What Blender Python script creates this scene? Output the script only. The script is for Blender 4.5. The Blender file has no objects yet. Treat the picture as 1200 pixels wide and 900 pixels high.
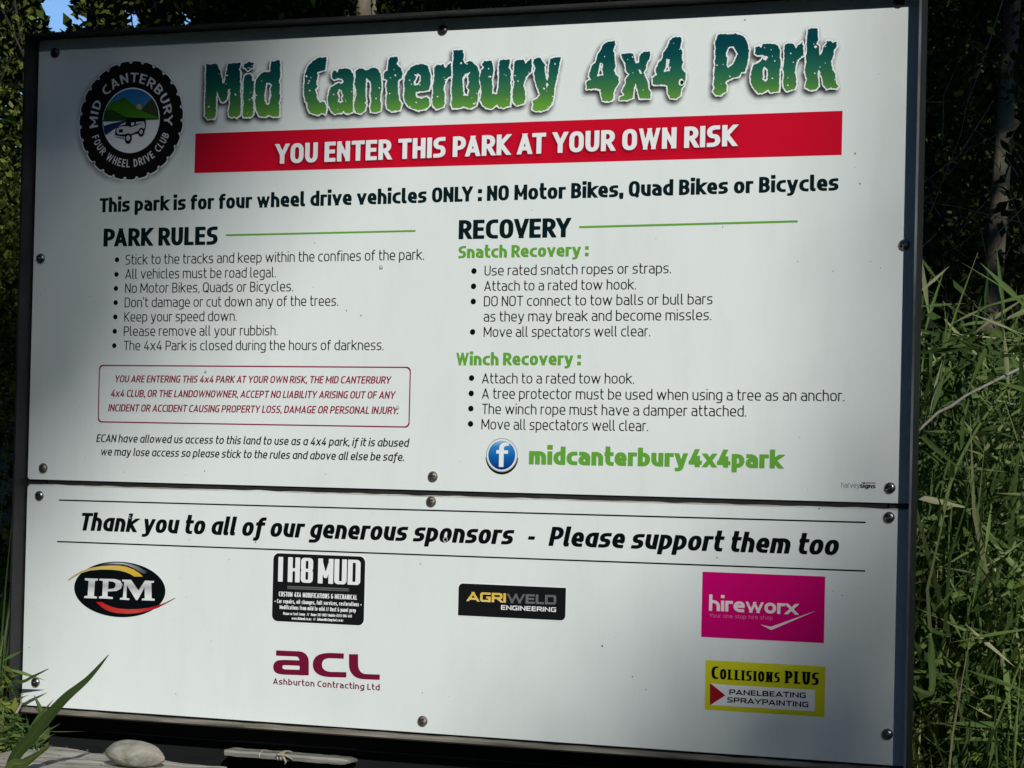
import bpy, bmesh, math, random
import numpy as np
from mathutils import Vector, Matrix, noise

random.seed(7)
rng = np.random.default_rng(7)
SC = bpy.context.scene
COL = SC.collection

# ------------------------------------------------------------------ camera
PH = 0.915                 # height of the whole board face (m)
PW = PH * 1.3368887        # its width
ZB = 1.20                  # height of its bottom edge above the ground
R3 = [[0.93101441, -0.02344357, 0.36422873],
      [0.0166263, 0.99962318, 0.02184181],
      [-0.36460353, -0.01427926, 0.93105337]]
CS = (1.93832388, 0.62683647, -2.95928897)


def s2w(v):
    return Vector((v[0], v[2], -v[1]))


CAMLOC = Vector((CS[0] * PH, CS[2] * PH, ZB + (1 - CS[1]) * PH))
ax_r, ax_d, ax_f = s2w(R3[0]).normalized(), s2w(R3[1]).normalized(), s2w(R3[2]).normalized()
cam_d = bpy.data.cameras.new('camera')
cam = bpy.data.objects.new('camera', cam_d)
COL.objects.link(cam)
M = Matrix((ax_r, -ax_d, -ax_f)).transposed().to_4x4()
M.translation = CAMLOC
cam.matrix_world = M
FPX = 2700.0
cam_d.sensor_width = 36
cam_d.lens = FPX / 1200 * 36
cam_d.shift_y = 59.3155 / 1200
cam_d.clip_start = 0.05
cam_d.clip_end = 500
SC.camera = cam

# ------------------------------------------------------------------ light
SUN = Vector((0.65, -1.0, 0.60)).normalized()      # towards the sun
w = bpy.data.worlds.new('World')
SC.world = w
w.use_nodes = True
nt = w.node_tree
bg = nt.nodes['Background']
sky = nt.nodes.new('ShaderNodeTexSky')
sky.sky_type = 'NISHITA'
sky.sun_disc = False
sky.sun_elevation = math.asin(SUN.z)
sky.sun_rotation = math.atan2(SUN.x, SUN.y)
sky.air_density = 0.8
sky.dust_density = 0.0
sky.ozone_density = 5.0
nt.links.new(sky.outputs[0], bg.inputs[0])
bg.inputs[1].default_value = 0.14
sd = bpy.data.lights.new('sun', 'SUN')
sd.energy = 4.3
sd.angle = math.radians(0.55)
sd.color = (1.0, 0.98, 0.94)
so = bpy.data.objects.new('sun', sd)
COL.objects.link(so)
so.rotation_euler = SUN.to_track_quat('Z', 'Y').to_euler()
so.location = SUN * 40
SC.view_settings.view_transform = 'Standard'
SC.view_settings.look = 'None'
SC.view_settings.exposure = -0.22
SC.view_settings.gamma = 1.0


# ------------------------------------------------------------------ helpers
def ray(px, py):
    """direction through a point measured on the photograph"""
    return (ax_r * ((px - 600) / FPX) + ax_d * ((py - 509.3155) / FPX) + ax_f)


def at(px, py, Y):
    """world point that lies at depth Y behind the board's face"""
    d = ray(px, py)
    return CAMLOC + d * ((Y - CAMLOC.y) / d.y)


def S(px, py):
    """board coordinates (x right, z up from the bottom edge) of a measured point"""
    p = at(px, py, 0.0)
    return (p.x, p.z - ZB)


def tag(o, label=None, cat=None, group=None, kind=None):
    if label: o['label'] = label
    if cat: o['category'] = cat
    if group: o['group'] = group
    if kind: o['kind'] = kind
    return o


def empty(name, loc=(0, 0, 0), parent=None):
    o = bpy.data.objects.new(name, None)
    o.empty_display_size = 0.05
    COL.objects.link(o)
    o.location = loc
    if parent: o.parent = parent
    return o


def mesh_obj(name, verts, faces, mat, parent=None, loc=None, smooth=False, attr=None):
    me = bpy.data.meshes.new(name)
    me.from_pydata([tuple(v) for v in verts], [], faces)
    if mat is not None:
        for m_ in (mat if isinstance(mat, (list, tuple)) else [mat]):
            me.materials.append(m_)
    if smooth:
        me.polygons.foreach_set('use_smooth', [True] * len(me.polygons))
    if attr is not None:
        for an, data in attr.items():
            a = me.attributes.new(an, 'FLOAT', 'POINT')
            a.data.foreach_set('value', np.asarray(data, dtype=np.float32))
    me.update()
    o = bpy.data.objects.new(name, me)
    COL.objects.link(o)
    if parent: o.parent = parent
    if loc is not None: o.location = loc
    return o


class MB:
    """collects simple shapes for one mesh"""
    def __init__(s):
        s.v = []; s.f = []

    def box(s, a, b, jit=0.0):
        i = len(s.v)
        for x in (a[0], b[0]):
            for y in (a[1], b[1]):
                for z in (a[2], b[2]):
                    s.v.append((x + random.uniform(-jit, jit), y + random.uniform(-jit, jit), z + random.uniform(-jit, jit)))
        s.f += [(i, i + 1, i + 3, i + 2), (i + 4, i + 6, i + 7, i + 5), (i, i + 4, i + 5, i + 1),
                (i + 2, i + 3, i + 7, i + 6), (i, i + 2, i + 6, i + 4), (i + 1, i + 5, i + 7, i + 3)]
        return s

    def tube(s, pts, rad, n=8, cap=True, rough=0.0):
        pts = [Vector(p) for p in pts]
        i0 = len(s.v)
        prev = None
        for k, p in enumerate(pts):
            d = (pts[min(k + 1, len(pts) - 1)] - pts[max(k - 1, 0)]).normalized()
            if prev is None:
                u = d.orthogonal().normalized()
            else:
                u = (prev - d * prev.dot(d)).normalized()
            prev = u
            vv = d.cross(u)
            r = rad[k] if isinstance(rad, (list, tuple)) else rad
            for j in range(n):
                a = 2 * math.pi * j / n
                rr = r * (1 + rough * noise.noise(Vector((p.x * 9 + j * 1.7, p.y * 9, p.z * 9))))
                s.v.append(tuple(p + (u * math.cos(a) + vv * math.sin(a)) * rr))
        for k in range(len(pts) - 1):
            for j in range(n):
                a = i0 + k * n + j; b = i0 + k * n + (j + 1) % n
                s.f.append((a, b, b + n, a + n))
        if cap:
            s.f.append(tuple(i0 + j for j in reversed(range(n))))
            s.f.append(tuple(i0 + (len(pts) - 1) * n + j for j in range(n)))
        return s

    def build(s, name, mat, parent=None, loc=None, smooth=False, bevel=0):
        o = mesh_obj(name, s.v, s.f, mat, parent, loc, smooth)
        if bevel:
            b = o.modifiers.new('bevel', 'BEVEL'); b.width = bevel; b.segments = 2; b.limit_method = 'ANGLE'
        return o


# ------------------------------------------------------------------ materials
def new_mat(name):
    m = bpy.data.materials.new(name)
    m.use_nodes = True
    n = m.node_tree
    return m, n, n.nodes['Principled BSDF']


def N(n, t, **kw):
    x = n.nodes.new(t)
    for k, v in kw.items(): setattr(x, k, v)
    return x


def print_mat(name, col, rough=0.38):
    m, n, p = new_mat(name)
    p.inputs['Base Color'].default_value = (*col, 1)
    p.inputs['Roughness'].default_value = rough
    p.inputs['Specular IOR Level'].default_value = 0.06
    return m


def ramp(n, stops, fac):
    r = N(n, 'ShaderNodeValToRGB')
    e = r.color_ramp.elements
    e[0].position = stops[0][0]; e[0].color = (*stops[0][1], 1)
    e[1].position = stops[-1][0]; e[1].color = (*stops[-1][1], 1)
    for pos, c in stops[1:-1]:
        q = e.new(pos); q.color = (*c, 1)
    n.links.new(fac, r.inputs[0])
    return r.outputs[0]


def noise_tex(n, scale, detail=4, rough=0.55, coord='Object', stretch=None):
    tc = N(n, 'ShaderNodeTexCoord')
    src = tc.outputs[coord]
    if stretch:
        mp = N(n, 'ShaderNodeMapping'); mp.inputs['Scale'].default_value = stretch
        n.links.new(src, mp.inputs[0]); src = mp.outputs[0]
    t = N(n, 'ShaderNodeTexNoise')
    t.inputs['Scale'].default_value = scale
    t.inputs['Detail'].default_value = detail
    t.inputs['Roughness'].default_value = rough
    n.links.new(src, t.inputs['Vector'])
    return t.outputs['Fac']


def rough_mat(name, stops, scale, rough=0.8, bump=0.0, stretch=None, metal=0.0, detail=5, bdist=0.002, spec=0.4):
    m, n, p = new_mat(name)
    f = noise_tex(n, scale, detail, 0.6, 'Object', stretch)
    n.links.new(ramp(n, stops, f), p.inputs['Base Color'])
    p.inputs['Roughness'].default_value = rough
    p.inputs['Metallic'].default_value = metal
    p.inputs['Specular IOR Level'].default_value = spec
    if bump:
        f2 = noise_tex(n, scale * 3, 6, 0.65, 'Object', stretch)
        b = N(n, 'ShaderNodeBump'); b.inputs['Strength'].default_value = bump; b.inputs['Distance'].default_value = bdist
        n.links.new(f2, b.inputs['Height']); n.links.new(b.outputs[0], p.inputs['Normal'])
    return m


WHITE = (0.745, 0.80, 0.775)


def panel_material():
    m, n, p = new_mat('white_sign_face')
    f = noise_tex(n, 5, 5, 0.6)
    c = ramp(n, [(0.3, (WHITE[0] * .975, WHITE[1] * .975, WHITE[2] * .975)), (0.7, WHITE)], f)
    f2 = noise_tex(n, 160, 2, 0.5)            # fly specks and grit
    k = ramp(n, [(0.745, (1, 1, 1)), (0.775, (0.55, 0.54, 0.5))], f2)
    f3 = noise_tex(n, 9, 8, 0.75, 'Object', (2.4, 1, .5))  # run marks and grime
    k3 = ramp(n, [(0.33, (0.95, 0.95, 0.94)), (0.5, (.99, .99, .988)), (0.62, (1, 1, 1))], f3)
    mx = N(n, 'ShaderNodeMix', data_type='RGBA', blend_type='MULTIPLY'); mx.inputs[0].default_value = 1
    n.links.new(c, mx.inputs[6]); n.links.new(k, mx.inputs[7])
    mx2 = N(n, 'ShaderNodeMix', data_type='RGBA', blend_type='MULTIPLY'); mx2.inputs[0].default_value = 1
    n.links.new(mx.outputs[2], mx2.inputs[6]); n.links.new(k3, mx2.inputs[7])
    n.links.new(mx2.outputs[2], p.inputs['Base Color'])
    p.inputs['Roughness'].default_value = 0.38
    p.inputs['Specular IOR Level'].default_value = 0.06
    f4 = noise_tex(n, 3.0, 2, 0.5)
    b = N(n, 'ShaderNodeBump'); b.inputs['Strength'].default_value = 0.25; b.inputs['Distance'].default_value = 0.01
    n.links.new(f4, b.inputs['Height']); n.links.new(b.outputs[0], p.inputs['Normal'])
    return m


M_PANEL = panel_material()
M_BLACK = print_mat('black_ink', (0.003, 0.005, 0.006))
M_DARK = print_mat('dark_green_ink', (0.003, 0.013, 0.016))
M_GREY = print_mat('soft_black_ink', (0.013, 0.010, 0.016))
M_GREEN = print_mat('green_ink', (0.125, 0.36, 0.045))
M_RED = print_mat('red_ink', (0.56, 0.005, 0.024))
M_CRIM = print_mat('crimson_ink', (0.25, 0.012, 0.05))
M_MAR = print_mat('maroon_ink', (0.16, 0.008, 0.035))
M_WHITE = print_mat('white_ink', (0.80, 0.82, 0.82))
M_PINK = print_mat('magenta_ink', (0.56, 0.002, 0.145))
M_YEL = print_mat('yellow_ink', (0.62, 0.62, 0.02))
M_GOLD = print_mat('gold_ink', (0.72, 0.46, 0.06))
M_STEEL = print_mat('grey_ink', (0.14, 0.14, 0.145))
M_TRI = print_mat('dark_red_ink', (0.35, 0.01, 0.02))
M_PALEP = print_mat('pale_pink_ink', (0.72, 0.22, 0.42))
M_PINKW = print_mat('pinkish_white_ink', (0.80, 0.66, 0.70))


def shade_print(name, base, dark):
    """flat print whose ink density follows an attribute (a printed soft edge)"""
    m, n, p = new_mat(name)
    a = N(n, 'ShaderNodeAttribute'); a.attribute_name = 'ink'
    c = ramp(n, [(0.0, base), (1.0, dark)], a.outputs['Fac'])
    n.links.new(c, p.inputs['Base Color'])
    p.inputs['Roughness'].default_value = 0.38
    p.inputs['Specular IOR Level'].default_value = 0.06
    return m


M_SOFT = shade_print('printed_soft_black_edge', WHITE, (0.04, 0.045, 0.05))
M_SOFTR = shade_print('printed_soft_red_edge', (0.56, 0.005, 0.024), (0.12, 0.002, 0.008))


def grad_print(name, stops, z0, z1, axis='Z'):
    m, n, p = new_mat(name)
    tc = N(n, 'ShaderNodeTexCoord'); sp = N(n, 'ShaderNodeSeparateXYZ')
    n.links.new(tc.outputs['Object'], sp.inputs[0])
    mr = N(n, 'ShaderNodeMapRange'); mr.inputs[1].default_value = z0; mr.inputs[2].default_value = z1
    n.links.new(sp.outputs[axis], mr.inputs[0])
    n.links.new(ramp(n, stops, mr.outputs[0]), p.inputs['Base Color'])
    p.inputs['Roughness'].default_value = 0.38
    p.inputs['Specular IOR Level'].default_value = 0.06
    return m


# ------------------------------------------------------------------ lettering: stroke font as distance fields
XH, ASC, DSC, CAP = 0.765, 1.04, -0.25, 1.0
K1, K2 = 0.62, 0.62


def glyph_table(it):
    x, c, b, d, a = 'x', 'c', 'b', 'd', 'a'
    m = ('f', 0.50)         # cap middle
    mx = ('f', 0.50 * XH)
    G = {}
    # name: (skeleton width, [strokes]); stroke = (points, options)   point = (x, y[, round])
    bowlR = [(0, x), (1, x, 1), (1, b, 1), (0, b)]
    bowlL = [(1, x), (0, x, 1), (0, b, 1), (1, b)]
    if it:
        G['a'] = (.40, [(bowlL,), ([(1, x), (1, b)],)])
    else:
        G['a'] = (.38, [([(0.08, x), (1, x, 1), (1, b)],), ([(1, ('f', .44)), (0, ('f', .44), .7), (0, b, .7), (1, b)],)])
    G['b'] = (.40, [([(0, a), (0, b)],), (bowlR,)])
    G['c'] = (.33, [([(1, x), (0, x, 1), (0, b, 1), (1, b)],)])
    G['d'] = (.40, [([(1, a), (1, b)],), (bowlL,)])
    G['e'] = (.39, [([(.93, b), (0, b, 1), (0, x, 1), (1, x, 1), (1, ('f', .36)), (0, ('f', .36))],)])
    if it:
        G['f'] = (.30, [([(1, a), (.35, a, .8), (.35, d, .6), (0, d)],), ([(0, x), (.95, x)],)])
    else:
        G['f'] = (.24, [([(1, a), (.25, a, .8), (.25, b)],), ([(0, x), (.95, x)],)])
    G['g'] = (.40, [(bowlL,), ([(1, x), (1, d, .8), (.08, d)],)])
    G['h'] = (.38, [([(0, a), (0, b)],), ([(0, x), (1, x, 1), (1, b)],)])
    G['i'] = (.0, [([(0, x), (0, b)],), ('dot', 0)])
    G['j'] = (.12, [([(1, x), (1, d, .6), (0, d)],), ('dot', 1)])
    G['k'] = (.38, [([(0, a), (0, b)],), ([(1, x), (.08, ('f', .40))], 'dt'), ([(.22, ('f', .46)), (1, b)], 'db')])
    G['l'] = (.10, [([(0, a), (0, b, .5), (1, b)],)]) if not it else (.06, [([(0, a), (0, b, .4), (1, b)],)])
    G['m'] = (.70, [([(0, x), (0, b)],), ([(0, x), (.5, x, 1), (.5, b)],), ([(.5, x), (1, x, 1), (1, b)],)])
    G['n'] = (.38, [([(0, x), (0, b)],), ([(0, x), (1, x, 1), (1, b)],)])
    G['o'] = (.41, [([(0, x, 1), (1, x, 1), (1, b, 1), (0, b, 1)], 'closed')])
    G['p'] = (.40, [([(0, x), (0, d)],), (bowlR,)])
    G['q'] = (.40, [([(1, x), (1, d)],), (bowlL,)])
    G['r'] = (.22, [([(0, x), (0, b)],), ([(0, x), (1, x)],)])
    G['s'] = (.34, [([(.95, x), (0, x, .8), (0, mx, .8), (1, mx, .8), (1, b, .8), (0, b)],)])
    G['t'] = (.24, [([(.2, ('f', .97)), (.2, b, .8), (1, b)],), ([(0, x), (.95, x)],)])
    G['u'] = (.38, [([(1, x), (1, b)],), ([(0, x), (0, b, 1), (1, b)],)])
    G['v'] = (.42, [([(0, x), (.5, b)], 'dd'), ([(1, x), (.5, b)], 'dd')])
    G['w'] = (.70, [([(0, x), (.25, b)], 'dd'), ([(.5, x), (.25, b)], 'dd'), ([(.5, x), (.75, b)], 'dd'), ([(1, x), (.75, b)], 'dd')])
    G['x'] = (.40, [([(0, x), (1, b)], 'dd'), ([(1, x), (0, b)], 'dd')])
    G['y'] = (.42, [([(0, x), (.5, ('f', .02))], 'dt'), ([(1, x), (.42, d, .5), (.05, d)], 'dt1')])
    G['z'] = (.36, [([(0, x), (1, x)],), ([(0, b), (1, b)],), ([(1, x), (0, b)], 'dd')])
    G['A'] = (.50, [([(0, b), (.5, c)], 'dd'), ([(1, b), (.5, c)], 'dd'), ([(.2, ('f', .28)), (.8, ('f', .28))], 'nc')])
    G['B'] = (.42, [([(0, c), (0, b)],), ([(0, c), (.93, c, .9), (.93, m, .9), (0, m)],), ([(0, m), (1, m, .9), (1, b, .9), (0, b)],)])
    G['C'] = (.38, [([(1, c), (0, c, 1), (0, b, 1), (1, b)],)])
    G['D'] = (.44, [([(0, c), (0, b)],), ([(0, c), (1, c, 1), (1, b, 1), (0, b)],)])
    G['E'] = (.34, [([(0, c), (0, b)],), ([(0, c), (1, c)],), ([(0, ('f', .51)), (.9, ('f', .51))],), ([(0, b), (1, b)],)])
    G['F'] = (.33, [([(0, c), (0, b)],), ([(0, c), (1, c)],), ([(0, m), (.9, m)],)])
    G['G'] = (.42, [([(1, c), (0, c, 1), (0, b, 1), (1, b), (1, ('f', .47))],), ([(.6, ('f', .47)), (1, ('f', .47))], 'nc')])
    G['H'] = (.42, [([(0, c), (0, b)],), ([(1, c), (1, b)],), ([(0, m), (1, m)],)])
    G['I'] = (.0, [([(0, c), (0, b)],)])
    G['J'] = (.20, [([(1, c), (1, b, 1), (0, b)],)])
    G['K'] = (.42, [([(0, c), (0, b)],), ([(1, c), (.06, ('f', .47))], 'dt'), ([(.16, ('f', .56)), (1, b)], 'db')])
    G['L'] = (.30, [([(0, c), (0, b)],), ([(0, b), (1, b)],)])
    G['M'] = (.60, [([(0, c), (0, b)],), ([(1, c), (1, b)],), ([(.02, c), (.5, ('f', .24))], 'dm'), ([(.98, c), (.5, ('f', .24))], 'dm')])
    G['N'] = (.44, [([(0, c), (0, b)],), ([(1, c), (1, b)],), ([(0, c), (1, b)], 'dn')])
    G['O'] = (.46, [([(0, c, 1), (1, c, 1), (1, b, 1), (0, b, 1)], 'closed')])
    G['P'] = (.42, [([(0, c), (0, b)],), ([(0, c), (1, c, .95), (1, ('f', .43), .95), (0, ('f', .43))],)])
    G['Q'] = (.46, G['O'][1] + [([(.55, ('f', .2)), (1.05, ('f', -.02))], 'nc')])
    G['R'] = (.42, [([(0, c), (0, b)],), ([(0, c), (1, c, .9), (1, ('f', .46), .9), (0, ('f', .46))],), ([(.5, ('f', .46)), (1.02, b)], 'db')])
    G['S'] = (.38, [([(.95, c), (0, c, 1), (0, m, 1), (1, m, 1), (1, b, 1), (0, b)],)])
    G['T'] = (.44, [([(0, c), (1, c)],), ([(.5, c), (.5, b)],)])
    G['U'] = (.43, [([(0, c), (0, b, 1), (1, b, 1), (1, c)],)])
    G['V'] = (.50, [([(0, c), (.5, b)], 'dd'), ([(1, c), (.5, b)], 'dd')])
    G['W'] = (.78, [([(0, c), (.25, b)], 'dd'), ([(.5, c), (.25, b)], 'dd'), ([(.5, c), (.75, b)], 'dd'), ([(1, c), (.75, b)], 'dd')])
    G['X'] = (.46, [([(0, c), (1, b)], 'dd'), ([(1, c), (0, b)], 'dd')])
    G['Y'] = (.48, [([(0, c), (.5, ('f', .42))], 'dt'), ([(1, c), (.5, ('f', .42))], 'dt'), ([(.5, ('f', .45)), (.5, b)],)])
    G['Z'] = (.40, [([(0, c), (1, c)],), ([(0, b), (1, b)],), ([(1, c), (0, b)], 'dd')])
    G['0'] = G['O']
    G['1'] = (.18, [([(1, c), (1, b)],), ([(0, ('f', .8)), (1, c)], 'dt')])
    G['2'] = (.40, [([(0, c), (1, c, 1), (1, ('f', .5), .6), (0, b)],), ([(0, b), (1, b)],)])
    G['3'] = (.40, [([(0, c), (1, c, 1), (1, m, 1), (.3, m)],), ([(.3, m), (1, m, 1), (1, b, 1), (0, b)],)])
    G['4'] = (.44, [([(.62, c), (0, ('f', .25))], 'dt'), ([(0, ('f', .25)), (1, ('f', .25))],), ([(.74, ('f', .52)), (.74, b)],)])
    G['4x'] = (.44, [([(.72, c), (0, ('f', .28))], 'dt'), ([(0, ('f', .26)), (1, ('f', .26))],), ([(.74, c), (.74, b)],)])
    G['5'] = (.38, [([(1, c), (0, c), (0, m), (1, m, 1), (1, b, 1), (0, b)],)])
    G['6'] = (.40, [([(.9, c), (0, c, 1), (0, b, 1), (1, b, 1), (1, m, 1), (0, m)],)])
    G['7'] = (.38, [([(0, c), (1, c), (.4, b)],)])
    G['8'] = (.42, [([(0, c, 1), (1, c, 1), (1, m, 1), (0, m, 1)], 'closed'), ([(0, m, 1), (1, m, 1), (1, b, 1), (0, b, 1)], 'closed')])
    G['9'] = (.40, [([(.1, b), (1, b, 1), (1, c, 1), (0, c, 1), (0, m, 1), (1, m)],)])
    G['.'] = (.0, [('per', 0)])
    G[':'] = (.0, [('per', 0), ('per', .52)])
    G[','] = (.0, [('per', 0), ([(0, b), (0, ('f', -.12))], 'com')])
    G["'"] = (.0, [([(0, a), (0, ('f', .82))],)])
    G['-'] = (.32, [([(0, ('f', .38)), (1, ('f', .38))], 'nc')])
    G['/'] = (.30, [([(0, b), (1, c)], 'dd')])
    G['&'] = (.44, [([(1, ('f', .5)), (1, b, 1), (0, b, 1), (0, m, 1), (.8, m)],), ([(.9, c), (.05, c, 1), (.05, m, 1), (.4, m)],)])
    G['@'] = (.7, [([(1, b), (0, b, 1), (0, c, 1), (1, c, 1), (1, ('f', .25)), (.35, ('f', .25), .6), (.35, ('f', .7), .6), (1, ('f', .7))],)])
    return G


GT = {False: glyph_table(False), True: glyph_table(True)}


def style(wv=.2, wh=None, wide=1.0, it=False, shear=0.0, K=.27, sb=.085, xh=XH, serif=False, space=.26, capscale=None):
    return dict(wv=wv, wh=wh if wh is not None else wv * .86, wide=wide, it=it, shear=shear, K=K, sb=sb, xh=xh,
                serif=serif, space=space, capscale=capscale)


def round_path(pts, rs, K, closed):
    n = len(pts)
    out = []
    for i, P in enumerate(pts):
        r = rs[i]
        if r and (closed or 0 < i < n - 1):
            A = pts[(i - 1) % n]; B = pts[(i + 1) % n]
            la = (A - P).length; lb = (B - P).length
            ra = min(r * K, la * (.5 if rs[(i - 1) % n] else .96))
            rb = min(r * K, lb * (.5 if rs[(i + 1) % n] else .96))
            p0 = P + (A - P).normalized() * ra
            p3 = P + (B - P).normalized() * rb
            p1 = p0 + (P - p0) * K1; p2 = p3 + (P - p3) * K2
            for k in range(9):
                t = k / 8
                out.append(p0 * (1 - t) ** 3 + p1 * 3 * t * (1 - t) ** 2 + p2 * 3 * t * t * (1 - t) + p3 * t ** 3)
        else:
            out.append(P)
    return out


def glyph_sdf(ch, st, cell, pad=.06, sw=None):
    """distance field of a character on a regular grid; returns (x0,y0,cell,D,outer width)"""
    g0, strokes = GT[st['it']][ch]
    wv, wh, wide = st['wv'], st['wh'], st['wide']
    sw = g0 * wide if sw is None else sw
    if ch in '.:,\'-' or (sw == 0): sw = g0 * wide
    W = sw + wv
    xh = st['xh']

    def X(u): return wv / 2 + u * sw

    def Y(t):
        if t == 'x': return xh - wh / 2
        if t == 'c': return CAP - wh / 2
        if t == 'b': return wh / 2
        if t == 'd': return DSC + wh / 2
        if t == 'a': return ASC - wh / 2
        v = t[1]
        return v
    x0, x1 = -pad - .05, W + pad + .1
    y0, y1 = DSC - .1 - pad, ASC + .1 + pad
    gx = np.arange(x0, x1 + cell, cell); gy = np.arange(y0, y1 + cell, cell)
    PX, PY = np.meshgrid(gx, gy)
    D = np.full(PX.shape, 9.0)
    for s in strokes:
        if s[0] == 'dot':
            cx = X(s[1]); h = max(wv * .56, .062)
            lo = max(xh + .09, ASC - 2 * h * .9); hi = lo + 2 * h * .88
            D = np.minimum(D, np.maximum(np.abs(PX - cx) - h, np.abs(PY - (lo + hi) / 2) - (hi - lo) / 2))
            continue
        if s[0] == 'per':
            h = max(wv * .56, .06)
            D = np.minimum(D, np.maximum(np.abs(PX - wv / 2) - h, np.abs(PY - h - s[1]) - h))
            continue
        opt = s[1] if len(s) > 1 else ''
        pts = [Vector((X(q[0]), Y(q[1]))) for q in s[0]]
        rs = [(q[2] if len(q) > 2 else 0) for q in s[0]]
        closed = opt == 'closed'
        if opt in ('dd', 'dt', 'db', 'dt1', 'dm', 'dn'):
            # run diagonal ends to the flat cut lines
            lo, hi = 1e9, -1e9
            for q in s[0]:
                if q[1] == 'x': hi = xh
                if q[1] == 'c': hi = CAP
                if q[1] == 'b': lo = 0
            if hi < -1e8: hi = 9
            if lo > 1e8: lo = -9
            if opt == 'dt1': lo = -9
        path = round_path(pts, rs, st['K'], closed)
        if closed: path.append(path[0])
        segs = [(path[i], path[i + 1]) for i in range(len(path) - 1) if (path[i + 1] - path[i]).length > 1e-5]
        DS = np.full(PX.shape, 9.0)
        n = len(segs)
        for i, (A, B) in enumerate(segs):
            d = B - A; L = d.length; d = d / L
            nx, ny = -d.y, d.x
            hw = .5 * math.sqrt((wv * nx) ** 2 + (wh * ny) ** 2)
            if opt in ('dd', 'dt', 'db', 'dt1'): hw *= .93 if wv > .12 else 1.0
            if ch in 'wW' and wv > .12: hw *= .84
            if opt == 'dm' and wv > .12: hw *= .66
            if opt == 'dn' and wv > .12: hw *= .80
            rx = PX - A.x; ry = PY - A.y
            t = rx * d.x + ry * d.y
            q = np.abs(rx * nx + ry * ny)
            ext0 = ext1 = 0.0
            flat0 = flat1 = False
            if not closed:
                ce = .5 * math.sqrt((wv * d.x) ** 2 + (wh * d.y) ** 2)
                if opt == 'nc': ce = 0
                if opt in ('dd', 'dn'): ce = .6
                if i == 0:
                    flat0 = True; ext0 = ce if opt not in ('dt', 'dt1', 'dm') else .6
                    if opt == 'db': ext0 = 0
                if i == n - 1:
                    flat1 = True; ext1 = ce
                    if opt == 'db': ext1 = .6
                    if opt in ('dt', 'dm'): ext1 = 0
                if opt == 'com' : ext1 = 0
            tc = np.clip(t, -ext0 if flat0 else 0, L + ext1 if flat1 else L)
            ds = np.sqrt((t - tc) ** 2 + q ** 2) - hw
            if flat0: ds = np.where(t < -ext0, np.maximum(q - hw, -t - ext0), ds); ds = np.maximum(ds, np.where(t < 0, -t - ext0, -9))
            if flat1: ds = np.where(t > L + ext1, np.maximum(q - hw, t - L - ext1), ds); ds = np.maximum(ds, np.where(t > L, t - L - ext1, -9))
            DS = np.minimum(DS, ds)
        if opt in ('dd', 'dt', 'db', 'dt1', 'dm', 'dn'):
            if opt in ('dm', 'dn'): DS = np.maximum(DS, np.maximum(-PX, PX - W))
            DS = np.maximum(DS, np.maximum(lo - PY, PY - hi))
        D = np.minimum(D, DS)
        if st['serif'] and not closed:
            for P, Q in ((pts[0], pts[1]), (pts[-1], pts[-2])):
                if abs(P.x - Q.x) < .35 * abs(P.y - Q.y) and (P.y < wh or P.y > .6):
                    yy = 0.045 if P.y < wh else (xh if abs(P.y - (xh - wh / 2)) < .02 else CAP) - .045
                    D = np.minimum(D, np.maximum(np.abs(PX - P.x) - (wv * .5 + .085), np.abs(PY - yy) - .045))
    return gx, gy, D, W


def contour_mesh(gx, gy, D, level=0.0):
    """filled region D < level as polygons (marching squares, whole cells merged into runs)"""
    V = []; F = []; ids = {}
    I = D < level
    ny, nx = D.shape

    def vid(key, x, y):
        k = ids.get(key)
        if k is None:
            k = len(V); ids[key] = k; V.append((x, y))
        return k

    def corner(j, i): return vid((j, i), gx[i], gy[j])

    def cross(j0, i0, j1, i1):
        key = (j0, i0, j1, i1, 1)
        a, b = D[j0, i0] - level, D[j1, i1] - level
        t = a / (a - b)
        return vid(key, gx[i0] + (gx[i1] - gx[i0]) * t, gy[j0] + (gy[j1] - gy[j0]) * t)
    s = I[:-1, :-1].astype(int) + I[:-1, 1:] + I[1:, 1:] + I[1:, :-1]
    for j in range(ny - 1):
        i = 0
        row = s[j]
        if not row.any(): continue
        while i < nx - 1:
            c = row[i]
            if c == 0:
                i += 1; continue
            if c == 4:
                k = i
                while k < nx - 1 and row[k] == 4: k += 1
                F.append((corner(j, i), corner(j, k), corner(j + 1, k), corner(j + 1, i)))
                i = k; continue
            cs = [(j, i), (j, i + 1), (j + 1, i + 1), (j + 1, i)]
            poly = []
            for q in range(4):
                a = cs[q]; b = cs[(q + 1) % 4]
                if I[a]: poly.append(corner(*a))
                if I[a] != I[b]:
                    poly.append(cross(*a, *b) if a < b else cross(*b, *a))
            if len(poly) >= 3: F.append(tuple(poly))
            i += 1
    return V, F


GCACHE = {}


def glyph(ch, st, res, sw=None):
    key = (ch, res, sw, tuple(sorted((k, str(v)) for k, v in st.items())))
    if key not in GCACHE:
        gx, gy, D, W = glyph_sdf(ch, st, res, .03, sw)
        V, F = contour_mesh(gx, gy, D)
        GCACHE[key] = (V, F, W)
    return GCACHE[key]


KERN = {'PA': .10, 'AT': .09, 'TA': .09, 'LY': .12, 'AV': .08, 'RT': .03, 'TO': .04, 'OV': .04, 'VE': .04, 'RY': .05, 'LT': .08, 'Th': .03, 'Pa': .04, 'Yo': .06, 'LI': .0, 'TY': .02, 'FA': .08, 'AY': .08, 'YP': .03, 'Y.': .10}


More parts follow.
